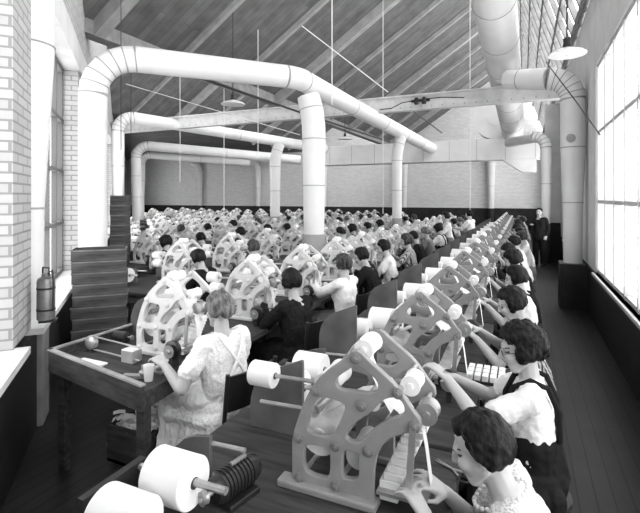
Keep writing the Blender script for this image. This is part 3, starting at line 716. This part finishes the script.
def machine(m, fine):
    o = empty('factory_machine'); pm = plate_mesh(m, fine)
    if fine:
        bm_ = MB().lathe([(.021, 0), (.021, .007), (.014, .010), (.0135, .013), (.010, .013), (.009, .020), (.004, .021)], M['bolt_g'] if m is M['mgrey'] else m, 16, Matrix.Rotation(R(90), 4, 'X')).build('bolt', None, 40); bme = bm_.data; bpy.data.objects.remove(bm_)
    for y in (0, DEP):
        p = link(pm, 'side_plate', o); p.location = (0, y, TZ)
        if fine and y == 0:
            for b_ in BOSS:
                x, z = PX(*b_); q = link(bme, 'bolt', p); q.location = (x, -.014, z)
    for a_, b_ in ((-.05, .02), (DEP-.03, DEP+.05)): MB().box((-.33, a_, TZ), (.09, b_, TZ+.03), m, None, .008).build('base_casting', o)
    for b_ in (BOSS if fine else BOSS[:8:2]):
        x, z = PX(*b_); MB().tube([(x, .008, TZ+z), (x, DEP-.008, TZ+z)], .011, M['steel'], 10).build('tie_rod', o, 50)
    def roller(x, y0, y1, z, r, mm, nm='guide_roller'):
        mb = MB(); mb.lathe([(r*.3, 0), (r*.35, .006), (r, .006), (r, .012), (r*.94, .016), (r*.94, y1-y0-.016), (r, y1-y0-.012), (r, y1-y0-.006), (r*.35, y1-y0-.006), (r*.3, y1-y0)], mm, 22 if fine else 12, TR(x, y0, z) @ RY); return mb.build(nm, o, 40)
    ax, az = PX(*BOSS[0]); bx, bz = PX(*BOSS[3]); cx, cz = PX(*BOSS[4]); mx, mz = PX(*BOSS[2]); lx, lz = PX(*BOSS[1])
    roller(ax+.015, .03, .17, TZ+az+.018, .040, M['card']); roller(bx+.035, .03, .13, TZ+bz+.012, .038, M['card']); roller(cx+.032, .03, .11, TZ+cz+.025, .042, M['steel'])
    roller(mx+.03, .03, DEP-.03, TZ+mz-.01, .028, M['card']); roller(lx-.045, .05, .22, TZ+lz-.12, .028, M['steel'])
    # paper web over the rollers
    def web(pts, y0, y1, nm):
        mb = MB(); vs = []; th = .0015
        for i, p in enumerate(pts): vs += [(p[0], y0, TZ+p[1]), (p[0], y1, TZ+p[1]), (p[0]+th, y0, TZ+p[1]-th), (p[0]+th, y1, TZ+p[1]-th)]
        fs = []
        for i in range(len(pts)-1):
            a_ = i*4; b_ = a_+4; fs += [(a_, a_+1, b_+1, b_), (a_+2, b_+2, b_+3, a_+3), (a_, b_, b_+2, a_+2), (a_+1, a_+3, b_+3, b_+1)]
        fs += [(0, 2, 3, 1), (len(vs)-4, len(vs)-3, len(vs)-1, len(vs)-2)]
        return mb.add(vs, fs, M['paper']).build(nm, o)
    web([(-.25, .22), (-.20, .33), (-.12, .44), (ax-.03, az+.03), (ax, az+.062), (ax+.03, az+.04), (ax+.03, az-.03), (mx+.06, mz+.03), (mx+.10, mz-.03), (mx+.08, mz-.06)], .035, .115, 'paper_web')
    web([(-.20, .26), (-.05, .35), (.06, .38), (.14, .34), (.17, .30)], .08, .23, 'paper_web')
    web([(cx+.015, cz-.02), (cx+.03, cz-.10), (cx+.05, cz-.25)], .03, .075, 'paper_strip')
    # feed strip hanging from the lowest boss
    mb = MB(); T = TR(cx-.004, .0, TZ+cz) @ Matrix.Rotation(R(4), 4, 'Y'); mb.box((-.012, -.03, -.245), (.012, -.018, 0), M['steel'], T); mb.build('feed_strip', o)
    # stepped card stack
    mb = MB()
    for i in range(8): mb.box((.10+.010*i, .03+.012*i, .095+.024*i), (.17+.011*i, .18, .117+.024*i), M['card'], TR(0, 0, TZ))
    mb.box((.085, .02, .02), (.155, .17, .092), M['card'], TR(0, 0, TZ)); mb.build('card_stack', o)
    MB().box((.08, -.01, .055), (.27, .15, .067), M['steel'], TR(0, 0, TZ)).build('feed_shelf', o)
    # inner reels behind the plate
    roller(-.185, .05, DEP-.05, TZ+.19, .085, M['card'], 'inner_reel'); roller(-.02, .06, DEP-.06, TZ+.13, .05, M['card'], 'inner_reel'); roller(-.16, .05, DEP-.05, TZ+.40, .05, M['card'], 'inner_reel')
    # drive pulley with crank
    mb = MB(); mb.lathe([(.02, -.03), (.02, 0), (.058, 0), (.066, .006), (.060, .014), (.060, .020), (.066, .028), (.058, .034), (.02, .034), (.02, .06)], M['black'], 24 if fine else 12, TR(.20, -.16, TZ+.115) @ RY); mb.build('drive_pulley', o, 40)
    mb = MB(); mb.lathe([(.012, -.045), (.018, -.035), (.018, -.03), (.045, -.03), (.045, -.028)], M['steel'], 18, TR(.20, -.16, TZ+.115) @ RY); mb.box((.185, -.17, TZ), (.215, -.10, TZ+.09), M['iron']); mb.build('pulley_bracket', o, 40)
    mb = MB(); mb.tube([(.20, -.11, TZ+.115), (.20, DEP, TZ+.115)], .009, M['steel'], 8); mb.build('drive_shaft', o)
    # spindle stand behind left: guard board with rods
    def board(P, y):
        n = len(P); mb = MB()
        mb.add([(x, y, TZ+z) for x, z in P]+[(x, y+.022, TZ+z) for x, z in P], [list(range(n)), list(range(n, 2*n))[::-1]]+[(i, (i+1) % n, (i+1) % n+n, i+n) for i in range(n)], M['board']); mb.build('guard_board', o)
    board([(-.70, 0), (-.70, .10), (-.695, .15), (-.68, .20), (-.655, .245), (-.62, .28), (-.575, .305), (-.41, .375), (-.40, .37), (-.40, 0)], .33)
    board([(-.82, 0), (-.80, .06), (-.76, .12), (-.71, .165), (-.66, .185), (-.58, .20), (-.58, 0)], -.16)
    for (a_, b_, r_) in (((-.60, .20, .335), (-.22, .20, .345), .010), ((-.52, .14, .235), (-.24, .14, .245), .010), ((-.58, -.14, .165), (-.42, -.14, .172), .010), ((-.76, -.35, .14), (-.36, -.35, .15), .014), ((-.78, -.56, .11), (-.40, -.56, .12), .014)):
        MB().tube([(a_[0], a_[1], TZ+a_[2]), (b_[0], b_[1], TZ+b_[2])], r_, M['steel'], 8).build('spindle', o)
    mb = MB(); mb.box((-.79, -.60, TZ), (-.76, -.32, TZ+.16), M['iron']); mb.box((-.80, -.62, TZ), (-.74, -.28, TZ+.02), M['iron']); mb.build('spindle_bracket', o)
    return o
PROTO = {(c_, f_): machine(M[c_], f_) for c_ in ('mgrey', 'mwhite') for f_ in (True, False)}
def roll_proto(r, L, nm):
    o = empty(nm); mb = MB()
    mb.lathe([(r*.30, 0), (r*.96, 0), (r, .004), (r, L-.004), (r*.96, L), (r*.30, L)], M['paper'], 36, RX); mb.build('paper_winding', o, 40)
    mb = MB(); mb.lathe([(.0155, -.004), (r*.22, -.004), (r*.22, L+.004), (.0155, L+.004)], M['core'], 18, RX); mb.build('core', o, 40); return o
ROLL = {'large': roll_proto(.092, .18, 'paper_roll'), 'huge': roll_proto(.112, .25, 'paper_roll'), 'small': roll_proto(.058, .12, 'paper_reel')}
# bench
def bench(x0, x1, y0, y1, name='workbench', rim=False):
    o = empty(name); mb = MB(); mb.box((x0, y0, TZ-.045), (x1, y1, TZ-.001), M['wood'], None, .006); mb.build('top', o)
    if rim:
        mb = MB(); h = .065
        for a_, b_ in (((x0, y0, TZ-.07), (x1, y0+.025, TZ+h)), ((x0, y1-.025, TZ-.09), (x1-.25, y1, TZ+h)), ((x0, y0+.025, TZ-.09), (x0+.025, y1-.025, TZ+h))):
            mb.box(a_, b_, M['wood'])
            mb.box((a_[0]-.004, a_[1]-.004, TZ+h), (b_[0]+.004, b_[1]+.004, TZ+h+.012), M['wood_l'])
        mb.build('rim', o)
    else:
        for a_ in (y0+.03, y1-.055): MB().box((x0+.03, a_, TZ-.14), (x1-.03, a_+.025, TZ-.045), M['wood']).build('apron_rail', o)
    for x in (x0+.05, x1-.10):
        for y in (y0+.04, y1-.10): MB().box((x, y, 0), (x+.06, y+.06, TZ-.045), M['wood'], None, .004).build('leg', o)
    MB().box((x0+.06, (y0+y1)/2-.05, .12), (x1-.08, (y0+y1)/2+.05, .15), M['wood']).build('foot_board', o)
    return o
BENCH = bench(-.84, .34, -.64, .50)
EMPTYB = None

# ------------------------------------------------------------------ near people
VAR = []
near = {
 (0, 1): dict(voxel=.0065, lift=-.05, lean=26, pitch=10, turn=0, brow=.12, browz=.62, top='c_knit', hair='bob', hairc='hair_d', handL=(-.10, .43, .86), handR=(.08, .40, .86), sleeve='short', seed=5, lab='woman bending low in pale knit blouse with dark bob, nearest at bottom right', beads=True),
 (0, 2): dict(voxel=.0065, lean=4, pitch=12, turn=10, top='c_white', bottom='c_black', jumper=True, hair='curly', hairc='hair_d', handL=(-.10, .42, .98), handR=(.14, .42, .90), sleeve='short', seed=6, glasses=True, lab='woman with curly hair and spectacles in white blouse and dark pinafore'),
 (0, 3): dict(voxel=.008, lean=10, pitch=22, turn=5, top='c_stripe', hair='bob', hairc='hair_d', sleeve='short', seed=7, lab='woman with dark bob in striped dress, third seat in the rightmost row'),
 (0, 4): dict(voxel=.009, lean=10, pitch=14, turn=-10, top='c_white', bottom='c_black', jumper=True, hair='bob', hairc='hair_d', sleeve='short', seed=8, lab='woman with white blouse under dark pinafore, fourth seat in the rightmost row'),
 (1, 1): dict(voxel=.0065, lean=6, pitch=10, turn=-10, rot=-14, top='c_light', apron=True, hair='bun', hairc='hair_l', handL=(-.27, .29, .82), handR=(.16, .33, .82), pole=(.45, -.5, -1), sleeve='short', lift=.03, seed=9, lab='woman with pinned fair hair in pale print dress and apron beside the tray bench'),
 (1, 2): dict(voxel=.0075, lean=10, pitch=10, turn=-8, rot=-14, top='c_black', hair='bob', hairc='hair_d', handL=(-.06, .40, .92), handR=(.16, .40, .86), sleeve='long', seed=10, lab='woman with black bob in black long-sleeved dress, second in her row', collar=False),
 (1, 3): dict(voxel=.008, lean=4, pitch=8, turn=-5, rot=-10, top='c_white', bottom='c_grey', hair='bob', hairc='hair_m', handL=(-.06, .44, .95), handR=(.18, .44, .86), sleeve='long', seed=12, lab='woman in white long-sleeved blouse and grey skirt behind the black-dressed woman'),
 (1, 4): dict(voxel=.010, lean=22, pitch=14, turn=5, top='c_black', hair='bob', hairc='hair_d', sleeve='long', seed=13, lab='woman leaning forward in black dress behind the white-bloused woman'),
}
far_specs = [
 dict(desc='dark bob and pale print dress', lean=12, pitch=18, top='c_light', hair='bob', hairc='hair_d', sleeve='short'),
 dict(desc='dark bob and black dress', lean=16, pitch=22, top='c_black', hair='bob', hairc='hair_d', sleeve='long'),
 dict(desc='brown bob and white blouse', lean=8, pitch=14, top='c_white', bottom='c_grey', hair='bob', hairc='hair_m', sleeve='elbow'),
 dict(desc='curly hair and white blouse under pinafore', lean=10, pitch=20, top='c_white', bottom='c_black', jumper=True, hair='curly', hairc='hair_d', sleeve='short'),
 dict(desc='pinned fair hair and grey dress', lean=14, pitch=16, top='c_grey', hair='bun', hairc='hair_l', sleeve='elbow'),
 dict(desc='dark pinned hair and white dress', lean=6, pitch=12, top='c_white', hair='bun', hairc='hair_d', sleeve='short', turn=14),
 dict(desc='dark bob and dark grey dress', lean=18, pitch=24, top='c_mid', hair='bob', hairc='hair_d', sleeve='elbow', turn=-8),
 dict(desc='curly brown hair and striped dress', lean=9, pitch=10, top='c_stripe', hair='curly', hairc='hair_m', sleeve='short', turn=10),
]
FAR = []
for i, s in enumerate(far_specs):
    s = dict(s); s['voxel'] = .0125; s['seed'] = 20+i; FAR.append(person('person', s))

# ------------------------------------------------------------------ rows
rows = []
STEP = 1.19
NEARPOS = {(0, 1): (.13, 1.69), (0, 2): (.055, 2.55), (0, 3): (.06, 3.68), (0, 4): (.06, 4.78), (1, 1): (-1.77, 2.46), (1, 2): (-1.83, 3.66), (1, 3): (-1.83, 4.84), (1, 4): (-1.80, 5.95)}
COLS = [(p_.x, p_.y) for p_ in (at(314, 232, 7.9), at(275, 215, 15.0), at(397, 217, 13.8))]
rng = random.Random(4); last = -1
STARTS = [1.67, 2.62, 4.83, 6.08]; ENDS = [18.4, 17.6, 18.2]+[20.0]*9; STEPS = [1.18, 1.09]+[1.12]*9
for k in range(10):
    X = -.59-1.84*k; col = 'mgrey' if k == 0 else 'mwhite'; STEP = STEPS[k]; i = 0
    if k < 4: y = STARTS[k]
    else:
        y = 4.0
        while (V((X-.85, y, 0))-LO).dot(LN) < .85: y += .05
    while y <= ENDS[k]:
        i += 1; fine = (k == 0 and i <= 5) or (k == 1 and i <= 4)
        where = 'in the '+ROWN[k]
        mc = dup(PROTO[(col, fine)], (X, y, 0), 0, '%s openwork machine, %s from the camera %s' % ('grey' if k == 0 else 'pale', ORD[i], where), 'openwork machines'); mc['category'] = 'machine'
        cut = ('drive_pulley', 'pulley_bracket', 'drive_shaft') if (k, i) == (0, 1) else ('spindle',) if (k, i) == (1, 1) else ()
        if cut:
            for ch in list(mc.children):
                if ch.name.startswith(cut) or ('spindle' in cut and ch.name.startswith('guard_board') and min(v.co.y for v in ch.data.vertices) < 0): bpy.data.objects.remove(ch)
        if k == 0 and i > 1:
            for ch in list(mc.children):
                if not ch.data or not ch.data.vertices: continue
                if ch.name.startswith('spindle') and min(v.co.y for v in ch.data.vertices) > .1: bpy.data.objects.remove(ch)
                elif ch.name.startswith('guard_board') and min(v.co.y for v in ch.data.vertices) > .1: ch.location.x = -.14
        if (k, i) != (1, 1):
            b_ = dup(BENCH, (X, y, 0), 0, 'dark wooden bench under the %s machine %s' % (ORD[i], where), 'workbenches'); b_['category'] = 'bench'
        if (k, i) != (1, 1):
            hg = k == 0 and i > 2
            r_ = dup(ROLL['huge' if hg else 'large'], (X-.68+.10*hg, y-.35, TZ+.142), 0, 'large white paper roll left of the %s machine %s' % (ORD[i], where), 'large paper rolls'); r_['category'] = 'paper roll'
            r_ = dup(ROLL['large'], (X-.71, y-.56, TZ+.112), 0, 'front large paper roll left of the %s machine %s' % (ORD[i], where), 'large paper rolls'); r_['category'] = 'paper roll'
            if k > 0 or i == 1:
                r_ = dup(ROLL['small'], (X-.60, y+.20, TZ+.337), 0, 'small white paper reel behind the %s machine %s' % (ORD[i], where), 'small paper reels'); r_['category'] = 'paper reel'
            if k > 0:
                r_ = dup(ROLL['small'], (X-.52, y+.14, TZ+.239), 0, 'lower small paper reel behind the %s machine %s' % (ORD[i], where), 'small paper reels'); r_['category'] = 'paper reel'
        if (k, i) not in near and any(abs(X+.62-cx_) < .5 and abs(y-.05-cy_) < .6 for cx_, cy_ in COLS): y += STEP; continue
        if (k, i) in near:
            s = near[(k, i)]; px, py = NEARPOS[(k, i)]; pr = person('person', s); pr.location = (px, py, 0); pr.rotation_euler = (0, 0, R(90)+R(s.get('rot', 0)))
            tag(pr, s['lab'], 'person', 'seated women at the machines')
        else:
            j = rng.randrange(len(FAR))
            if j == last: j = (j+3) % len(FAR)
            last = j; px = X+.62+rng.uniform(-.05, .06); py = y-(.25 if k == 0 else .05)+rng.uniform(-.06, .08)
            pr = dup(FAR[j], (px, py, 0), R(90+rng.uniform(-12, 12)), 'woman with %s, %s seat, %s' % (far_specs[j]['desc'], ORD[i], ROWN[k]), 'seated women at the machines'); pr['category'] = 'person'
        crot = R(90)+R(near[(k, i)].get('rot', 0)) if (k, i) in near else R(90)
        if k == 0: cc = dup(STOOL, (px, py, 0), R(90), 'dark stool under the %s woman %s' % (ORD[i], where), 'dark stools'); cc['category'] = 'stool'
        else: cc = dup(CH, (px, py, 0), crot, 'black chair under the %s woman %s' % (ORD[i], where), 'black chairs'); cc['category'] = 'chair'
        rows.append((k, i, X, y)); y += STEP
for p in list(PROTO.values())+list(ROLL.values())+[BENCH, CH, STOOL]+FAR: drop(p)

# ------------------------------------------------------------------ left foreground: tray bench and what stands on it
tb = empty('tray_bench', (-2.5, 2.5, 0)); tag(tb, 'dark tray-sided bench in the left foreground under the nearest pale machine', 'bench')
OFF = V((2.5, -2.5, 0)); TP = [(-3.14, 2.23), (-2.06, 2.03), (-2.08, 2.34), (-2.20, 2.38), (-2.20, 3.1), (-3.13, 3.1)]
def prism(P, z0, z1, m):
    n = len(P); return MB().add([V((x, y, z0))+OFF for x, y in P]+[V((x, y, z1))+OFF for x, y in P], [list(range(n))[::-1], list(range(n, 2*n))]+[(i, (i+1) % n, (i+1) % n+n, i+n) for i in range(n)], m)
prism(TP, TZ-.045, TZ-.001, M['wood']).build('top', tb)
def edge(a, b, t, z0, z1, m, nm):
    a = V((*a, 0)); b = V((*b, 0)); d = (b-a).normalized(); q = V((-d.y, d.x, 0))*t
    return prism([(p.x, p.y) for p in (a, b, b+q, a+q)], z0, z1, m).build(nm, tb)
edge((-3.15, 2.21), (-2.05, 2.006), .025, TZ-.085, TZ+.065, M['wood'], 'front_board'); edge((-3.155, 2.205), (-2.045, 2.0), .035, TZ+.0655, TZ+.077, M['wood_l'], 'rim')
edge((-3.13, 3.1), (-3.15, 2.21), .025, TZ-.085, TZ+.065, M['wood'], 'side_board'); edge((-3.13, 3.1), (-3.155, 2.205), .035, TZ+.0655, TZ+.077, M['wood_l'], 'rim')
edge((-2.055, 2.03), (-2.075, 2.35), .022, TZ-.085, TZ+.02, M['wood'], 'side_board')
for x, y in ((-2.14, 2.06), (-3.11, 2.26), (-2.30, 3.0), (-3.10, 3.0)): prism([(x, y), (x+.06, y), (x+.06, y+.06), (x, y+.06)], 0, TZ-.046, M['wood']).build('leg', tb)
prism([(-2.9, 2.50), (-2.15, 2.36), (-2.15, 2.46), (-2.9, 2.60)], .10, .13, M['wood_l']).build('foot_board', tb)
# (objects on it)
def puton(name, x, y, label, cat): return tag(empty(name, (x, y, TZ)), label, cat)
o = puton('card_box', -2.57, 2.43, 'small pale card box on the tray bench before the pale machine', 'box')
MB().box((-.055, -.045, 0), (.055, .045, .085), M['wood_l'], None, .004).build('body', o); MB().box((-.052, -.042, .085), (.052, .042, .091), M['card']).build('lid', o)
o = puton('drinking_glass', -2.20, 2.22, 'clear tumbler at the near corner of the tray bench', 'glass'); tag(o, o['label'], 'glass')
MB().lathe([(.026, 0), (.036, .10), (.033, .10), (.024, .008)], M['glass'], 20).build('tumbler', o, 40)
o = puton('belt_drive', -3.01, 2.46, 'small pulley with two long belt rods on the tray bench', 'drive')
MB().lathe([(.02, -.03), (.05, -.02), (.055, -.012), (.045, 0), (.055, .012), (.05, .02), (.02, .03)], M['steel'], 20, TR(0, 0, .07) @ RY).build('pulley', o, 40)
mb = MB(); mb.tube([(0, 0, .12), (.55, -.06, .12)], .006, M['steel'], 6); mb.tube([(0, 0, .02), (.55, -.06, .03)], .006, M['steel'], 6); mb.build('belt', o)
MB().box((-.03, -.02, 0), (.03, .02, .07), M['iron']).build('bracket', o)
o = puton('small_motor', -2.99, 2.72, 'small dark motor at the back of the tray bench', 'motor'); o.scale = (.62,)*3
mb = MB(); mb.lathe([(.03, -.12), (.06, -.10), (.065, .10), (.03, .12)], M['iron'], 20, TR(0, 0, .08) @ RX); mb.build('casing', o, 40)
mb = MB(); mb.lathe([(.012, .12), (.012, .18), (.03, .18), (.03, .2)], M['steel'], 12, TR(0, 0, .08) @ RX); mb.build('shaft', o, 40); MB().box((-.09, -.06, 0), (.09, .06, .03), M['iron']).build('foot', o)
o = puton('cutting_board', -2.80, 2.27, 'pale flat scraps tray on the tray bench near its front rim', 'tray')
MB().box((-.12, -.05, 0), (.12, .05, .012), M['card']).build('sheet', o)
for n_, (x, y, a_) in enumerate(((-2.30, 2.22, 20), (-2.27, 2.36, -15))):
    o = puton('gear_clamp', x, y, ('steel clamp lying by the tumbler', 'steel clamp lying nearer the woman')[n_], 'clamp')
    mb = MB(); T = Matrix.Rotation(R(a_), 4, 'Z'); mb.box((-.09, -.02, 0), (.09, .02, .025), M['steel'], T, .004); mb.build('bar', o)
    mb = MB(); mb.lathe([(.03, 0), (.035, .02), (.02, .03), (.02, .06)], M['steel'], 14, T @ TR(.05, 0, .025)); mb.build('knob', o, 40)
# scrap basket under the bench
c = at(137, 425, 3.3); o = empty('scrap_bin', (-2.50, 2.50, .131)); tag(o, 'dark open bin of white paper scraps under the tray bench', 'bin')
mb = MB(); 
for a_, b_ in (((-.2, -.17, 0), (.2, -.155, .26)), ((-.2, .155, 0), (.2, .17, .26)), ((-.2, -.155, 0), (-.185, .155, .26)), ((.185, -.155, 0), (.2, .155, .26)), ((-.2, -.17, 0), (.2, .17, .02))): mb.box(a_, b_, M['wood'])
mb.build('box', o)
mb = MB(); rr_ = random.Random(2)
for q in range(170):
    p = V((rr_.uniform(-.16, .16), rr_.uniform(-.14, .14), rr_.uniform(.18, .27)+.07*rr_.random())); T = Matrix.Translation(p) @ Matrix.Rotation(rr_.uniform(0, 6), 4, 'Z') @ Matrix.Rotation(rr_.uniform(-1, 1), 4, 'X')
    mb.add([(-.04, -.012, 0), (0, -.014, .012), (.04, -.012, 0), (.04, .012, .004), (0, .014, .016), (-.04, .012, 0)], [(0, 1, 4, 5), (1, 2, 3, 4)], M['paper'], T)
s_ = mb.build('scraps', o); s_['kind'] = 'stuff'
# slatted foot rest on the floor
# fire extinguisher
P2 = at(46, 290, 3.78); o = empty('fire_extinguisher', (P2.x, P2.y, .965)); o.scale = (.80,)*3; tag(o, 'dull metal fire extinguisher bracketed beside the left window', 'extinguisher')
MB().lathe([(.07, .02), (.085, .03), (.085, .42), (.075, .45), (.04, .47), (.04, .5)], M['brass'], 24).build('tank', o, 40)
MB().tube([(.03, 0, .5), (.10, 0, .54), (.115, 0, .4), (.105, 0, .12)], .009, M['iron'], 8).build('hose', o, 50)
mb = MB(); mb.tube([(-.05, 0, .48), (-.05, 0, .56), (.05, 0, .56), (.05, 0, .48)], .009, M['iron'], 8); mb.build('handle', o, 50)
for z_ in (.12, .34): MB().lathe([(.088, z_), (.088, z_+.02)], M['iron'], 24).build('band', o)
mb = MB(); mb.box((-.06, -.10, .0), (.06, .06, .02), M['iron'], Matrix.Rotation(math.atan2(LD.y, LD.x), 4, 'Z')); mb.build('bracket', o)

# crate stacks
def crate(nm, w, d_, h, rz, loc, label, grp):
    o = empty(nm, loc, rz); tag(o, label, 'crate', grp); t_ = .014
    mb = MB()
    for a_, b_ in (((-w/2, -d_/2, 0), (w/2, -d_/2+t_, h)), ((-w/2, d_/2-t_, 0), (w/2, d_/2, h)), ((-w/2, -d_/2+t_, 0), (-w/2+t_, d_/2-t_, h)), ((w/2-t_, -d_/2+t_, 0), (w/2, d_/2-t_, h))): mb.box(a_, b_, M['crate'], None, .003)
    mb.build('side', o); MB().box((-w/2+t_, -d_/2+t_, 0), (w/2-t_, d_/2-t_, .012), M['crate']).build('bottom', o)
    mb = MB(); mb.box((-w/2-.006, -d_/2-.006, h-.016), (w/2+.006, -d_/2, h-.002), M['crate_e']); mb.box((w/2, -d_/2, h-.016), (w/2+.006, d_/2, h-.002), M['crate_e']); mb.build('lip', o)
rr_ = random.Random(9); c = at(101, 250, 5.3); h = .128
for i in range(11):
    crate('storage_crate', .56, .34, h-.002, YAW+R(21)+R(rr_.uniform(-2.5, 2.5)), (c.x+rr_.uniform(-.01, .01), c.y+rr_.uniform(-.01, .01), i*h), 'dark wooden crate, %s from the floor in the wide stack by the left duct' % ORD[i+1], 'crates in the wide stack')
c = at(120.5, 195, 8.0); h = .169
for i in range(12):
    crate('storage_box', .25, .42, h-.002, YAW+R(12)+R(rr_.uniform(-2, 2)), (c.x, c.y, i*h), 'dark narrow box, %s from the floor in the tall stack behind the crates' % ORD[i+1], 'boxes in the tall stack')

# ------------------------------------------------------------------ right foreground of the first bench (the machine before the first stands out of frame)
X0 = -.59
b_ = bench(-.84, .34, -.2, .50); b_.location = (X0, .49, 0); tag(b_, 'dark bench at the bottom edge before the nearest grey machine', 'bench', 'workbenches')
o = empty('electric_motor', (-1.04, 1.50, TZ)); o.rotation_euler = (0, 0, R(-12)); tag(o, 'black ribbed electric motor on the bench beside the foreground paper rolls', 'motor')
mb = MB(); pr = [(.02, -.115), (.045, -.11), (.052, -.09)]
for q in range(9): pr += [(.058, -.085+q*.018), (.058, -.076+q*.018), (.052, -.074+q*.018), (.052, -.069+q*.018)]
mb.lathe(pr+[(.052, .09), (.045, .11), (.02, .115)], M['black'], 28, TR(0, 0, .075) @ RY); mb.build('casing', o, 40)
mb = MB(); mb.lathe([(.010, -.17), (.010, -.11)], M['steel'], 12, TR(0, 0, .075) @ RY); mb.lathe([(.01, -.165), (.026, -.165), (.02, -.155), (.026, -.145), (.01, -.145)], M['steel'], 16, TR(0, 0, .075) @ RY); mb.build('shaft', o, 40)
MB().box((-.065, -.08, 0), (.065, .08, .022), M['black'], None, .005).build('foot', o)
mb = MB(); mb.box((-.008, -.02, .128), (.008, .06, .142), M['steel'], None, .003); mb.build('grease_cup', o)
# wire tray and scissors by the bending woman
o = empty('wire_tray', (-.20, 1.52, TZ)); tag(o, 'thin steel edged tray before the bending woman', 'tray')
mb = MB(); mb.box((-.08, -.07, 0), (.08, .07, .006), M['iron']); mb.build('plate', o)
mb = MB(); mb.tube([(-.08, -.07, .01), (.08, -.07, .01), (.08, .07, .01), (-.08, .07, .01), (-.08, -.07, .01)], .004, M['steel'], 6); mb.build('rim', o)
o = empty('scissors', (-.27, 2.02, TZ)); o.rotation_euler = (0, 0, R(150)); tag(o, 'small steel scissors lying behind the nearest grey machine', 'scissors')
for s_ in (-1, 1):
    mb = MB(); mb.tube([V((.025*math.cos(R(q))-.06, s_*.022+.018*math.sin(R(q)), .006)) for q in range(0, 361, 30)], .004, M['iron'], 6); mb.tube([(-.035, s_*.02, .006), (.01, 0, .006), (.10, -s_*.008, .006)], [.004, .005, .002], M['steel'], 6); mb.build('blade', o)
# tray of bound cards
o = empty('card_tray', (-.22, 3.14, TZ)); tag(o, 'tray of packed pale cards on the bench behind the spectacled woman', 'tray')
MB().box((-.12, -.11, 0), (.12, .13, .015), M['iron']).build('tray_base', o)
for q in range(5):
    for r_ in range(3): MB().box((-.115+q*.047, -.10+r_*.075, .015), (-.078+q*.047, -.037+r_*.075, .05), M['card'], None, .003).build('card_packet', o)
# ------------------------------------------------------------------ standing people
st = [dict(top='c_black', bottom='c_black', man=True, split=True, stand=True, lean=0, pitch=4, hair='crop', hairc='hair_d', sleeve='long', voxel=.012, handL=(-.2, .05, .85), handR=(.12, .28, 1.15)),
      dict(top='c_white', bottom='c_grey', stand=True, lean=4, pitch=10, hair='bob', hairc='hair_d', sleeve='long', voxel=.012, handL=(-.14, .40, 1.1), handR=(.15, .36, 1.08))]
p = person('person', st[0]); p.location = (.42, 14.7, 0); p.rotation_euler = (0, 0, R(160)); p.scale = (1.04,)*3; tag(p, 'man in black suit standing in the far right aisle', 'person', 'standing people')
p = person('person', st[1]); c = at(471, 226, 13.0); p.location = (c.x, c.y, 0); p.rotation_euler = (0, 0, R(70)); tag(p, 'woman in white blouse standing between rows near the back', 'person', 'standing people')
p = dup(p, (at(448, 226, 11.6).x, at(448, 226, 11.6).y, 0), R(110), 'woman in white blouse standing left of the other standing woman', 'standing people')
